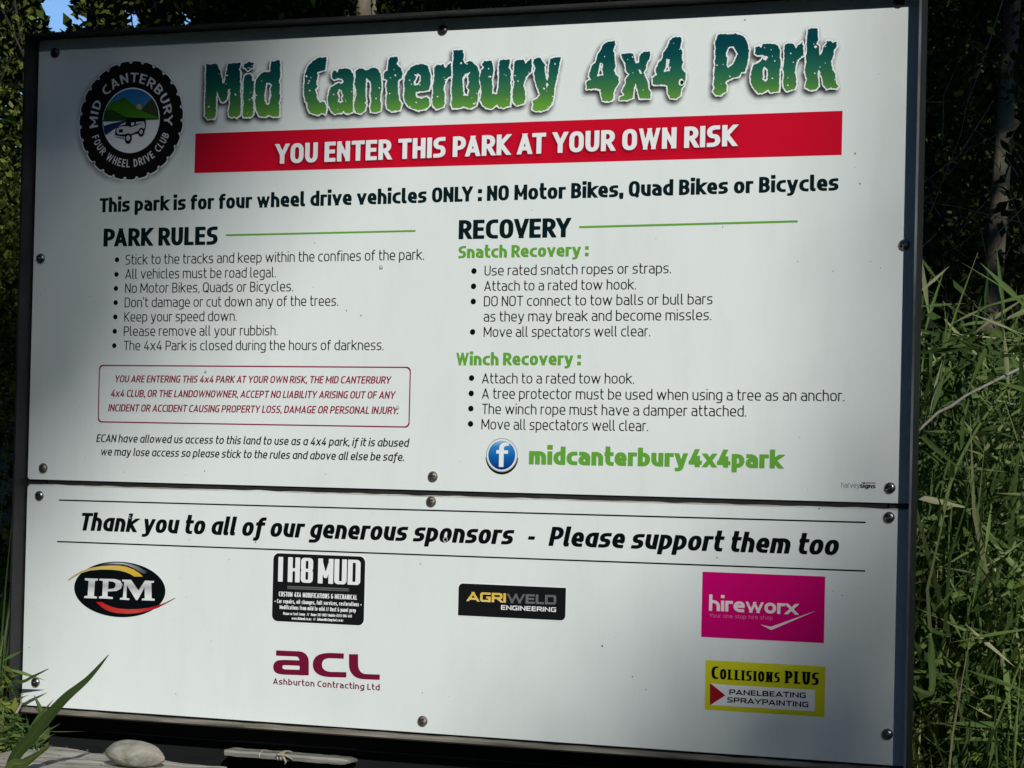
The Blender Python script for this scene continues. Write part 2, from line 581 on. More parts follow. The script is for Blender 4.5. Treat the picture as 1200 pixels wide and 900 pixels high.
def layout(text, st, res):
    """polygons of a line of text, cap height 1; returns V,F,width"""
    V = []; F = []; x = 0.0
    prev = ''
    for ch in text:
        x -= KERN.get(prev + ch, 0) * (1 if st['serif'] is False else 0); prev = ch
        if ch == ' ':
            x += st['space'] * st['wide'] + st['sb']; continue
        c, s2 = ch, 1.0
        if st['capscale'] and ch.islower():
            c = ch.upper(); s2 = st['capscale']
        if ch == '•':
            n = len(V); r = .16
            for k in range(10):
                V.append((x + r + r * math.cos(k * .6283), .4 + r * math.sin(k * .6283)))
            F.append(tuple(range(n, n + 10))); x += 2 * r + st['sb']; continue
        gv, gf, W = glyph(c, st, res)
        n = len(V)
        for (a, b) in gv: V.append((x + a * s2, b * s2))
        for f in gf: F.append(tuple(q + n for q in f))
        x += W * s2 + 2 * st['sb'] * (.75 if ch in 'rtfT.,:' else 1)
    x -= 2 * st['sb'] * (.75 if text[-1] in 'rtfT.,:' else 1)
    return V, F, x


PRINT_T = 0.00025


def flat(name, V, F, mat, parent, layer, attr=None):
    """a film of ink lying on the board: V in board coordinates (x,z)"""
    return mesh_obj(name, [(a, -PRINT_T * layer, b) for a, b in V], F, mat, parent, attr=attr)


def text_line(text, mat, st, p0, p1, cap_px, parent, name='lettering', layer=1, res=None, capref=0.0, jitter=None, report=True):
    """p0,p1: measured left and right ends of the baseline; cap_px: capital height near the left end"""
    a = S(*p0); b = S(*p1)
    t = S(p0[0] + (p1[0] - p0[0]) * capref, p0[1] + (p1[1] - p0[1]) * capref - cap_px)
    bz = a[1] + (b[1] - a[1]) * capref
    h = t[1] - bz
    if res is None:
        res = .05 if cap_px < 13 else (.035 if cap_px < 17 else .026)
    V, F, wd = layout(text, st, res)
    sx = (b[0] - a[0]) / wd
    if report: print('text %-28s xscale/h %.2f' % (text[:28], sx / h))
    ang = (b[1] - a[1]) / (b[0] - a[0])
    sh = st['shear']
    V2 = [(a[0] + x * sx + sh * y * h, a[1] + y * h + x * sx * ang) for x, y in V]
    return flat(name, V2, F, mat, parent, layer), V2, F


# ------------------------------------------------------------------ the sign
sign = tag(empty('information_sign', (0, 0, ZB)),
           'large white park information board in a dark steel frame, covered in rules and sponsor logos', 'sign')
ZJ = S(33.2, 561.5)[1]       # lower edge of the upper sheet
ZL = S(35.5, 568.5)[1]       # upper edge of the lower sheet
print('board', PW, 'joint', ZJ, ZL, S(1062, 587), S(1060, 592))


def sheet(name, x0, x1, z0, z1, r=0.004):
    v = []; f = []
    pts = []
    for cx, cz, a0 in ((x1 - r, z1 - r, 0), (x0 + r, z1 - r, 90), (x0 + r, z0 + r, 180), (x1 - r, z0 + r, 270)):
        for k in range(4):
            a = math.radians(a0 + k * 30)
            pts.append((cx + r * math.cos(a), cz + r * math.sin(a)))
    n = len(pts)
    for y in (0.0, 0.003):
        for p in pts: v.append((p[0], y, p[1]))
    f.append(tuple(range(n)))
    f.append(tuple(reversed(range(n, 2 * n))))
    for k in range(n): f.append((k, k + n, (k + 1) % n + n, (k + 1) % n))
    return mesh_obj(name, v, f, M_PANEL, sign)


upper = sheet('upper_panel', 0.0, PW - .001, ZJ, PH)
upper['label'] = 'taller white sheet with the park title and rules'
lower = sheet('lower_panel', 0.0, PW - .001, 0.0, ZL)
lower['label'] = 'shorter white sheet with the sponsor logos'

M_FRAME = rough_mat('dark_painted_steel', [(0.3, (0.010, 0.010, 0.012)), (0.62, (0.022, 0.021, 0.022)), (0.8, (0.05, 0.045, 0.04))], 22, 0.55, 0.25, spec=0.4)
M_LEDGE = rough_mat('dusty_steel_ledge', [(0.3, (0.06, 0.052, 0.04)), (0.5, (0.17, 0.15, 0.115)), (0.72, (0.30, 0.27, 0.21))], 40, 0.9, 0.6, stretch=(.25, 1, 1))
LD = 0.028
g = 0.0035
TOPZ = PH + .001
BOTZ = -g - .001
LX = -0.0015 - .001
RX = PW + .0015
fr = MB().box((LX - .003, -LD, BOTZ - .003), (LX, .006, TOPZ + .003)); fr.box((LX + .0002, .0045, BOTZ), (LX + .03, .0075, TOPZ))
fr.build('left_angle_iron', M_FRAME, sign)
fr = MB().box((RX, -LD, BOTZ - .003), (RX + .003, .006, TOPZ + .003)); fr.box((RX - .03, .0045, BOTZ), (RX - .0002, .0075, TOPZ))
M_RFR = rough_mat('worn_painted_steel', [(0.3, (0.014, 0.014, 0.016)), (0.6, (0.045, 0.045, 0.045)), (0.78, (0.11, 0.11, 0.11))], 12, 0.5, 0.2, stretch=(1, 1, .3), spec=.5)
fr.build('right_angle_iron', M_RFR, sign)
M_EDGE = rough_mat('rubbed_steel_edge', [(0.35, (0.03, 0.03, 0.032)), (0.5, (0.13, 0.14, 0.15)), (0.7, (0.26, 0.28, 0.29))], 9, 0.45, 0.2, stretch=(1, 1, .5))
MB().box((RX + .0002, -LD - .0012, BOTZ - .002), (RX + .0028, -LD - .0001, TOPZ + .001), .0002).build('rubbed_edge', M_EDGE, sign)
fr = MB().box((LX + .0003, -LD, TOPZ), (RX - .0003, .0062, TOPZ + .003)); fr.box((LX + .032, .0048, TOPZ - .03), (RX - .032, .0078, TOPZ - .0002))
fr.build('top_angle_iron', M_FRAME, sign)
fr = MB().box((LX + .0003, -LD, BOTZ - .003), (RX - .0003, .0062, BOTZ)); fr.box((LX + .032, .0048, BOTZ + .0002), (RX - .032, .0078, BOTZ + .03))
fr.build('bottom_angle_iron', M_FRAME, sign)
# middle rail behind the joint
MB().box((LX + .033, .0034, ZJ - .03), (RX - .033, .0082, ZL + .03)).build('cross_rail', M_FRAME, sign)
# dirt caught on the bottom ledge: a thin crust with a ragged front
v = []; f = []
n = 260
for i in range(n):
    x = LX + .001 + (RX - LX - .002) * i / (n - 1)
    hh = .0011 + .0011 * (noise.noise(Vector((x * 30, 0, 0))) + .4) + .0022 * max(0, noise.noise(Vector((x * 7, 3, 0))))
    hh = max(.0004, hh)
    fy = -LD - .0006 - .0008 * max(0, noise.noise(Vector((x * 45, 5, 0))))
    v += [(x, fy, BOTZ - .0012), (x, fy + .001, BOTZ + hh * .35), (x, -LD * .5, BOTZ + hh), (x, -.002, BOTZ + hh * 1.1), (x, .003, BOTZ + .0003)]
for i in range(n - 1):
    for j in range(4):
        a = i * 5 + j
        f.append((a, a + 5, a + 6, a + 1))
mesh_obj('dirt_crust', v, f, M_LEDGE, sign, smooth=True)
# heavy lower rail and the dark boards under the face
M_DKBOARD = rough_mat('black_stained_board', [(0.3, (0.004, 0.0045, 0.005)), (0.65, (0.010, 0.011, 0.012)), (0.85, (0.03, 0.03, 0.03))], 9, 0.6, 0.5, stretch=(.35, 1, 3), spec=.3)
for k, (za, zb, yy) in enumerate(((-.030, -.0046, .012), (-.165, -.034, .034), (-.30, -.170, .036))):
    MB().box((LX - .002, yy, za), (RX + .004, yy + .02, zb)).build('under_board', M_DKBOARD, sign, bevel=.002)
# legs
for x in (LX + .012, RX - .075):
    MB().box((x, .056, -ZB - .25), (x + .05, .106, PH + .0)).build('leg', M_FRAME, sign, bevel=.003)

# screws
M_SCREW = rough_mat('zinc_screw', [(0.3, (0.16, 0.16, 0.16)), (0.7, (0.42, 0.42, 0.43))], 300, 0.28, 0.1, metal=1.0, spec=.5)
M_SCREWD = rough_mat('shade_darkened_screw', [(0.3, (0.03, 0.03, 0.03)), (0.7, (0.12, 0.12, 0.12))], 300, 0.4, 0.2, metal=.8)  # darker copy for screws under the top rail: its shade put into the colour


def screw_mesh(name, mat, r=.0068, h=.0038, rot=.3):
    rings, seg = 12, 32
    v = []; f = []
    for i in range(rings + 1):
        t = i / rings
        rr = r * t
        for j in range(seg):
            a = 2 * math.pi * j / seg
            zz = h * math.sqrt(max(0, 1 - (t * .985) ** 2.2))
            lx, lz = rr * math.cos(a), rr * math.sin(a)
            aa, bb = abs(lx), abs(lz)
            arm = (aa < r * .13 and bb < r * .55) or (bb < r * .13 and aa < r * .55)
            if arm or rr < r * .16: zz -= h * .75
            cx, cz = lx * math.cos(rot) - lz * math.sin(rot), lx * math.sin(rot) + lz * math.cos(rot)
            v.append((cx, -zz - .0006, cz))
    for j in range(seg):
        v.append((r * 1.0 * math.cos(2 * math.pi * j / seg + rot), 0.0, r * 1.0 * math.sin(2 * math.pi * j / seg + rot)))
    for i in range(rings + 1):
        for j in range(seg):
            a = i * seg + j; b = i * seg + (j + 1) % seg
            f.append((a, b, b + seg, a + seg))
    me = bpy.data.meshes.new(name)
    me.from_pydata(v, [], f); me.materials.append(mat)
    me.polygons.foreach_set('use_smooth', [i >= seg * 7 for i in range(len(f))])
    return me


M_SCREWR = rough_mat('rust_tinged_screw', [(0.3, (0.10, 0.06, 0.035)), (0.55, (0.26, 0.24, 0.22)), (0.7, (0.40, 0.39, 0.38))], 260, 0.42, 0.4, metal=.85)
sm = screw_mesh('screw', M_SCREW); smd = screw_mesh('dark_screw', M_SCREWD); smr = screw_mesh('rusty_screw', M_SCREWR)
for k, (px, py) in enumerate([(65, 62), (519, 35), (1053.5, 2.5), (48, 303), (1060, 287), (51, 548.5), (507.5, 558.5), (1043, 571.8),
                              (46.5, 581), (505.5, 587.8), (1042, 606.3), (42, 799.5), (495.5, 845), (1040, 860.3)]):
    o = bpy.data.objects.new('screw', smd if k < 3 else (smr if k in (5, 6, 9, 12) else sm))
    COL.objects.link(o); o.parent = sign
    x, z = S(px, py)
    o.location = (x, -.0002, z)
    o.rotation_euler = (random.uniform(-.06, .06), random.uniform(0, 3), random.uniform(-.06, .06))
    if k < 3: o['label'] = 'screw head coloured darker for the shade of the top rail'

# ---- shapes
def poly_px(pts, mat, parent, layer, name='printed_shape'):
    P = [S(*p) for p in pts]
    return flat(name, P, [tuple(range(len(P)))], mat, parent, layer)


def quad_round(c4, rad, mat, parent, layer, name='printed_panel', inset=0.0):
    """rounded rectangle; c4 = measured corners TL,TR,BR,BL averaged to a true rectangle, rad per corner in metres"""
    q = [S(*p) for p in c4]
    x0 = (q[0][0] + q[3][0]) / 2 + inset; x1 = (q[1][0] + q[2][0]) / 2 - inset
    z1 = (q[0][1] + q[1][1]) / 2 - inset; z0 = (q[2][1] + q[3][1]) / 2 + inset
    pts = []
    for (cx, cz, a0, r) in ((x1, z1, 0, rad[1]), (x0, z1, 90, rad[0]), (x0, z0, 180, rad[3]), (x1, z0, 270, rad[2])):
        r = max(r, 1e-5)
        ox = -r if a0 in (0, 270) else r
        oz = -r if a0 in (0, 90) else r
        for k in range(7):
            a = math.radians(a0 + k * 15)
            pts.append((cx + ox + r * math.cos(a), cz + oz + r * math.sin(a)))
    return flat(name, pts, [tuple(range(len(pts)))], mat, parent, layer), (x0, x1, z0, z1), pts


def line_px(p0, p1, th, mat, parent, layer=1, name='rule_line'):
    a = S(*p0); b = S(*p1); h = th * .5 * PH / 850
    return flat(name, [(a[0], a[1] - h), (b[0], b[1] - h), (b[0], b[1] + h), (a[0], a[1] + h)], [(0, 1, 2, 3)], mat, parent, layer)


def disc(cx, cz, r, mat, parent, layer, name='bullet_point', n=28, rz=None, a0=0, a1=360, hole=0.0):
    rz = rz or r
    if hole:
        V = []; F = []
        for k in range(n + 1):
            a = math.radians(a0 + (a1 - a0) * k / n)
            V += [(cx + r * math.cos(a), cz + rz * math.sin(a)), (cx + r * hole * math.cos(a), cz + rz * hole * math.sin(a))]
        for k in range(n): F.append((2 * k, 2 * k + 2, 2 * k + 3, 2 * k + 1))
        return flat(name, V, F, mat, parent, layer)
    V = [(cx + r * math.cos(2 * math.pi * k / n), cz + rz * math.sin(2 * math.pi * k / n)) for k in range(n)]
    return flat(name, V, [tuple(range(n))], mat, parent, layer)


# ---- styles
BOLD = style(wv=.245, wh=.185, sb=.034, space=.26, wide=.98, K=.31)
BOLD2 = style(wv=.25, wh=.19, sb=.036, space=.24, wide=.99, K=.31)
LIGHT = style(wv=.108, wh=.098, sb=.054, space=.20, K=.25, wide=1.12)
LIGHTC = style(wv=.17, wh=.15, sb=.042, it=True, shear=.17, space=.2, K=.25, wide=1.04)
ITAL = style(wv=.155, wh=.135, sb=.048, it=True, shear=.17, space=.2, K=.26, wide=1.05)
ITALB = style(wv=.25, wh=.18, sb=.040, it=True, shear=.20, space=.26, K=.30, wide=1.0)
SANS = style(wv=.185, wh=.16, sb=.07, space=.2, K=.4, wide=1.2)

U, Lw = upper, lower
# ---- red banner
rb, rbb, _ = quad_round([(228.8, 159.8), (987.5, 126.2), (986.5, 178.2), (228, 205.8)], (0, 0, 0, 0), M_RED, U, 1, 'red_banner')


def soft_edge(V, F, mat, parent, layer, dx, dz, blur, name, peak=1.0, region=None):
    """ink halo around a shape: sampled distance to the shape's pixels"""
    P = np.array(V)
    cell = blur / 3.0
    x0, x1 = P[:, 0].min() + dx - blur * 1.6, P[:, 0].max() + dx + blur * 1.6
    z0, z1 = P[:, 1].min() + dz - blur * 1.6, P[:, 1].max() + dz + blur * 1.6
    nx, nz = int((x1 - x0) / cell) + 2, int((z1 - z0) / cell) + 2
    A = np.zeros((nz, nx))
    for f in F:                       # rasterise coverage: every polygon's points and centre lines
        q = P[list(f)]
        xa, xb = q[:, 0].min(), q[:, 0].max(); za, zb = q[:, 1].min(), q[:, 1].max()
        i0 = int((xa + dx - x0) / cell + .5); i1 = int((xb + dx - x0) / cell + .5)
        j0 = int((za + dz - z0) / cell + .5); j1 = int((zb + dz - z0) / cell + .5)
        A[j0:j1 + 1, i0:i1 + 1] = 1
    k = np.exp(-np.linspace(-1.6, 1.6, 9) ** 2 * 1.4); k /= k.sum()
    for _ in range(1):
        A = np.apply_along_axis(lambda r: np.convolve(r, k, 'same'), 1, A)
        A = np.apply_along_axis(lambda r: np.convolve(r, k, 'same'), 0, A)
    A = np.clip(A * peak, 0, 1)
    keep = A > .012
    cellk = keep[:-1, :-1] | keep[1:, :-1] | keep[:-1, 1:] | keep[1:, 1:]
    V2 = []; ink = []; idm = -np.ones((nz, nx), int); F2 = []
    js, is_ = np.nonzero(cellk)
    for j, i in zip(js, is_):
        q = []
        for (a, b) in ((j, i), (j, i + 1), (j + 1, i + 1), (j + 1, i)):
            if idm[a, b] < 0:
                idm[a, b] = len(V2); V2.append((x0 + b * cell, z0 + a * cell)); ink.append(A[a, b])
            q.append(int(idm[a, b]))
        F2.append(tuple(q))
    return flat(name, V2, F2, mat, parent, layer, attr={'ink': ink})


BANN = style(wv=.24, wh=.19, sb=.040, space=.24, wide=1.0, K=.28)
o, V_, F_ = text_line('YOU ENTER THIS PARK AT YOUR OWN RISK', M_WHITE, BANN, (323, 192.2), (863, 171.2), 23.2, U, layer=4, res=.024)
soft_edge(V_, F_, M_SOFTR, U, 2.5, -.0012, -.0018, .0035, 'lettering_edge', peak=.9)
# ---- heading lines
text_line('This park is for four wheel drive vehicles ONLY : NO Motor Bikes, Quad Bikes or Bicycles', M_DARK, BOLD, (116.6, 249), (982.6, 223.2), 16.6, U, res=.035)
text_line('PARK RULES', M_DARK, BOLD2, (121.2, 289.0), (255, 286.8), 21, U)
text_line('RECOVERY', M_DARK, BOLD2, (537.4, 280.4), (668.6, 278), 22.4, U)
line_px((265, 275.6), (487, 270.6), 2.2, M_GREEN, U)
line_px((678.8, 266.2), (934.8, 259.4), 2.4, M_GREEN, U)
text_line('Snatch Recovery :', M_GREEN, BOLD2, (537.2, 302.7), (689.6, 300.2), 14.4, U, res=.035)
text_line('Winch Recovery :', M_GREEN, BOLD2, (534.4, 428.2), (680.6, 428), 14.8, U, res=.035)
BODY = [('Stick to the tracks and keep within the confines of the park.', (147, 310.2), (497, 304.4), 11.6),
        ('All vehicles must be road legal.', (146.8, 326.9), (323.4, 325), 11.6),
        ('No Motor Bikes, Quads or Bicycles.', (146.6, 343.5), (343.6, 341.4), 11.5),
        ("Don't damage or cut down any of the trees.", (146, 360.2), (396.4, 358.4), 11.5),
        ('Keep your speed down.', (145.6, 377), (277.4, 376.2), 11.4),
        ('Please remove all your rubbish.', (145, 393.8), (325.4, 393), 11.4),
        ('The 4x4 Park is closed during the hours of darkness.', (144.8, 410.6), (449.6, 410.3), 11.3),
        ('Use rated snatch ropes or straps.', (567.8, 323), (786.4, 320.2), 11.7),
        ('Attach to a rated tow hook.', (567.4, 341), (745.4, 339.2), 11.7),
        ('DO NOT connect to tow balls or bull bars', (567, 359), (835, 356.6), 12),
        ('as they may break and become missles.', (566.8, 377), (833.6, 375.2), 12),
        ('Move all spectators well clear.', (566.8, 395), (762, 394.2), 12),
        ('Attach to a rated tow hook.', (564.8, 449.4), (743.2, 449.6), 12),
        ('A tree protector must be used when using a tree as an anchor.', (564.8, 467.2), (989.6, 470.2), 12.2),
        ('The winch rope must have a damper attached.', (564.6, 485.2), (874.4, 488.2), 12.2),
        ('Move all spectators well clear.', (564.2, 503.2), (759.6, 505.4), 12.3)]
for t_, a_, b_, c_ in BODY:
    text_line(t_, M_GREY, LIGHT, a_, b_, c_, U)
for px, py in [(137.2, 304.4), (136.6, 321.6), (136, 338), (135.6, 354.6), (135.2, 371.4), (134.6, 388.2), (134, 405),
               (555.5, 317.6), (555, 335.5), (554.7, 353.3), (553.9, 389), (552.7, 443), (552.3, 461), (551.9, 478.8), (551.5, 496.7)]:
    x, z = S(px, py)
    disc(x, z, .0034 if px < 300 else .0037, M_BLACK, U, 1, n=18)
# ---- liability box
_, rbx, pts = quad_round([(116.2, 428.2), (481, 429), (480.8, 500.6), (114.4, 495.6)], (.006,) * 4, M_CRIM, U, 1, 'box_outline')
bpy.data.objects.remove(_)
x0, x1, z0, z1 = rbx
inner = []
cx, cz = (x0 + x1) / 2, (z0 + z1) / 2
tb = .00165
for (a, b) in pts:
    inner.append((cx + (a - cx) * (1 - 2 * tb / (x1 - x0)), cz + (b - cz) * (1 - 2 * tb / (z1 - z0))))
nn = len(pts)
flat('box_outline', pts + inner, [(k, (k + 1) % nn, (k + 1) % nn + nn, k + nn) for k in range(nn)], M_CRIM, U, 1)
text_line('YOU ARE ENTERING THIS 4x4 PARK AT YOUR OWN RISK, THE MID CANTERBURY', M_CRIM, LIGHTC, (134.2, 448), (457.5, 449.6), 8.2, U)
text_line('4x4 CLUB, OR THE LANDOWNOWNER, ACCEPT NO LIABILITY ARISING OUT OF ANY', M_CRIM, LIGHTC, (129.6, 465), (462.5, 467.3), 8.3, U)
text_line('INCIDENT OR ACCIDENT CAUSING PROPERTY LOSS, DAMAGE OR PERSONAL INJURY.', M_CRIM, LIGHTC, (126.6, 482), (466.5, 485.4), 8.4, U)
text_line('ECAN have allowed us access to this land to use as a 4x4 park, if it is abused', M_BLACK, ITAL, (112.8, 518), (478.5, 523.8), 9.2, U)
text_line('we may lose access so please stick to the rules and above all else be safe.', M_BLACK, ITAL, (117.6, 533.7), (473.4, 540.4), 9.2, U)
HEAVY = style(wv=.275, wh=.22, sb=.03, space=.24, wide=.98, K=.28)
text_line('midcanterbury4x4park', M_GREEN, HEAVY, (619.8, 544.2), (916.6, 549.2), 20.6, U)
HS1 = style(wv=.07, wh=.07, wide=1.15, sb=.05, K=.4)
HS2 = style(wv=.24, wh=.17, wide=1.0, sb=.02, K=.3)
text_line('harvey', M_BLACK, HS1, (986, 571.3), (1007.4, 571.8), 6.2, U)
text_line('signs', M_BLACK, HS2, (1007.6, 571.8), (1026, 572.3), 5.4, U)
line_px((1009.5, 565.7), (1026, 566.1), 1.0, M_STEEL, U)

# ---- social icon: blue disc with the letter f
fx, fz = S(588.3, 533.3)
disc(fx + .0000, fz - .0022, .0222, M_BLACK, U, 1, 'icon_rim', n=48, a0=182, a1=358, hole=.86)
disc(fx, fz, .0215, print_mat('silver_ink', (.34, .37, .38)), U, 2, 'icon_rim', n=48)
disc(fx, fz, .0203, M_WHITE, U, 3, 'icon_ring', n=48)
M_BLUE = grad_print('blue_disc_ink', [(0, (0.005, 0.03, 0.17)), (.45, (0.005, 0.12, 0.40)), (.8, (0.03, .22, .52)), (1, (.30, .52, .66))], fz - .018, fz + .018)
disc(fx, fz, .0184, M_BLUE, U, 4, 'icon_disc', n=48)
fp = [(-.0035, -.0150), (.0028, -.0150), (.0028, .0018), (.0086, .0018), (.0086, .0062), (.0028, .0062), (.0028, .0092), (.0040, .0112), (.0066, .0118), (.0092, .0118),
      (.0092, .0158), (.0042, .0160), (.0000, .0150), (-.0026, .0124), (-.0035, .0092), (-.0035, .0062), (-.0074, .0062), (-.0074, .0018), (-.0035, .0018)]
FQ = [(0, 1, 2, 18), (18, 2, 5, 15), (16, 17, 18, 15), (2, 3, 4, 5), (15, 5, 6, 14), (14, 6, 7, 13), (13, 7, 8, 11, 12), (8, 9, 10, 11)]
flat('icon_letter', [(fx + a, fz + b) for a, b in fp], FQ, M_WHITE, U, 5)

# ---- club badge
bx, bz = S(154.1, 141.0)
l_, r_ = S(94.2, 141), S(214.2, 141)
t_, b_ = S(154.1, 72.1), S(154.1, 210.2)
BR = (r_[0] - l_[0] + t_[1] - b_[1]) / 4
bx = (l_[0] + r_[0]) / 2; bz = (t_[1] + b_[1]) / 2
print('badge', BR, r_[0] - l_[0], t_[1] - b_[1])


def gear(R, dep, n=27):
    V = []
    for k in range(n):
        for (u, rr) in ((0, R), (.18, R * 1.004), (.5, R * 1.008), (.72, R), (.80, R - dep), (.95, R - dep)):
            a = 2 * math.pi * (k + u) / n
            V.append((bx + rr * math.cos(a), bz + rr * math.sin(a)))
    return V


gv = gear(BR, BR * .035)
gw = gear(BR * 1.022, BR * .038)
gf = [tuple(range(len(gv)))]
soft_edge([(bx - BR * .7, bz - BR * .7), (bx + BR * .7, bz - BR * .7), (bx + BR * .7, bz + BR * .7), (bx - BR * .7, bz + BR * .7)] +
          [(bx + BR * math.cos(a * .1), bz + BR * math.sin(a * .1)) for a in range(63)],
          [(0, 1, 2, 3)] + [(4 + a, 4 + (a + 1) % 63) for a in range(63)], M_SOFT, U, .8, -.0022, -.003, .006, 'badge_soft_edge', peak=.8)
flat('badge_outline', gw, gf, M_WHITE, U, 2)
M_TYRE = print_mat('tyre_black_ink', (0.010, 0.009, 0.009))
flat('badge_tyre', gv, gf, M_TYRE, U, 3)
RI = BR * .545
disc(bx + .0005, bz, RI * 1.02, M_WHITE, U, 4, 'badge_ring', n=56)
cxi, czi = bx + .0005, bz


def clipdisc(pts_fn, mat, layer, name):
    """strip between two curves, cut by the badge's inner circle"""
    V = []; F = []
    n = 40
    for k in range(n + 1):
        u = -1 + 2 * k / n
        lim = math.sqrt(max(0, 1 - u * u)) * .975
        lo, hi = pts_fn(u)
        lo = max(-lim, min(lim, lo)); hi = max(lo, min(lim, hi))
        V += [(cxi + u * RI, czi + lo * RI), (cxi + u * RI, czi + hi * RI)]
    for k in range(n):
        F.append((2 * k, 2 * k + 2, 2 * k + 3, 2 * k + 1))
    return flat(name, V, F, mat, U, layer)


def ridge(u): return .60 * math.exp(-((u + .28) / .38) ** 2) + .18 + .06 * math.sin(u * 9)


def ip(u, xs, ys): return float(np.interp(u, xs, ys))


clipdisc(lambda u: (.0, 1), grad_print('badge_sky_ink', [(0, (.08, .26, .40)), (1, (.01, .15, .42))], czi, czi + RI), 5, 'badge_sky')
disc(cxi + .28 * RI, czi + .40 * RI, .10 * RI, print_mat('badge_sun_ink', (.42, .36, .12)), U, 5.5, 'badge_sun', n=16)
clipdisc(lambda u: (0, ip(u, (.2, .38, .55, .74, 1), (0, .33, .50, .68, .8)) if u > .2 else 0), print_mat('badge_brown_ink', (.05, .055, .02)), 6, 'badge_far_hill')
clipdisc(lambda u: (.02, ip(u, (-1, -.9, -.65, -.45, -.36, -.26, -.1, .1, .24, .5, .75, 1), (.38, .45, .62, .64, .71, .73, .62, .47, .34, .24, .13, .06))), grad_print('badge_green_ink', [(0, (.06, .26, .015)), (.5, (.05, .20, .01)), (1, (.03, .12, .01))], czi, czi + RI * .75), 7, 'badge_hill')
clipdisc(lambda u: (.0, ip(u, (-1, -.7, -.45, -.2, 0, .4, 1), (.36, .35, .26, .12, .06, .05, .03))), print_mat('badge_dark_green_ink', (.014, .07, .014)), 8, 'badge_near_hill')
clipdisc(lambda u: (ip(u, (-1, -.87, -.6, -.3, -.1), (-.48, -.42, -.26, -.10, -.0)), ip(u, (-1, -.6, -.15), (-.16, -.06, .0))) if u < -.1 else (0, 0), print_mat('badge_river_ink', (.01, .035, .13)), 8.5, 'badge_river')


def vpoly(pts, mat, layer, name='badge_vehicle_part'):
    return flat(name, [(cxi + a * RI, czi + b * RI) for a, b in pts], [tuple(range(len(pts)))], mat, U, layer)


M_VW = print_mat('vehicle_pale_ink', (.55, .58, .60))
# off-road vehicle drawn in outline: pale body, black roof load, dark windows, wheels
vpoly([(-.54, -.30), (-.50, -.22), (-.34, -.16), (-.18, -.13), (-.16, .0), (.54, .0), (.56, -.22), (.50, -.38), (.10, -.44), (.0, -.52), (-.12, -.58), (-.5, -.50), (-.55, -.42)], M_BLACK, 9)
vpoly([(-.50, -.30), (-.47, -.24), (-.33, -.19), (-.10, -.18), (.02, -.22), (.50, -.10), (.53, -.22), (.46, -.34), (.32, -.33), (.12, -.40), (-.04, -.46), (-.14, -.42), (-.22, -.44), (-.46, -.42)], M_VW, 10)
vpoly([(-.16, .06), (-.10, .09), (.52, .05), (.50, -.02), (.48, -.05), (-.14, -.0)], M_BLACK, 10)
vpoly([(.02, -.07), (.14, -.07), (.14, -.15), (.03, -.17)], M_VW, 10)
vpoly([(.20, -.06), (.48, -.05), (.49, -.11), (.20, -.13)], M_VW, 10)
vpoly([(-.40, -.28), (-.26, -.27), (-.26, -.37), (-.40, -.38)], M_BLACK, 11)
for (wx, wz, wr) in ((-.06, -.56, .13), (.40, -.38, .11)):
    disc(cxi + wx * RI, czi + wz * RI, wr * RI, M_BLACK, U, 11, 'badge_vehicle_part', n=18, rz=wr * 1.2 * RI)
    disc(cxi + wx * RI, czi + wz * RI, wr * .55 * RI, M_VW, U, 12, 'badge_vehicle_part', n=16, rz=wr * .66 * RI)
vpoly([(-.52, -.46), (-.16, -.52), (-.16, -.56), (-.52, -.50)], M_VW, 12)


def arc_text(text, r0, cap, a0, a1, mat, st, top=True):
    V, F, wd = layout(text, st, .035)
    ax = []
    out = []
    for x, y in V:
        a = math.radians(a0 + (a1 - a0) * x / wd)
        r = r0 + y * cap if top else r0 - y * cap
        out.append((bx + r * math.cos(a), bz + r * math.sin(a)))
    return flat('badge_lettering', out, F, mat, U, 4)


M_BW = print_mat('badge_pale_ink', (.62, .64, .65))
BT = style(wv=.17, wh=.16, wide=1.05, sb=.10, space=.35, K=.45)
arc_text('MID CANTERBURY', BR * .645, BR * .165, 188, -8, M_BW, BT)
arc_text('FOUR WHEEL DRIVE CLUB', BR * .80, BR * .135, 199, 341, M_BW, BT, top=False)

# ---- title in ragged slime lettering
TG = grad_print('title_green_ink', [(0.0, (.13, .38, .03)), (.10, (.13, .34, .04)), (.32, (.055, .19, .055)), (.55, (.018, .125, .075)), (.8, (.004, .07, .065)), (1, (.002, .05, .065))],
                S(600, 134)[1], S(600, 60)[1])
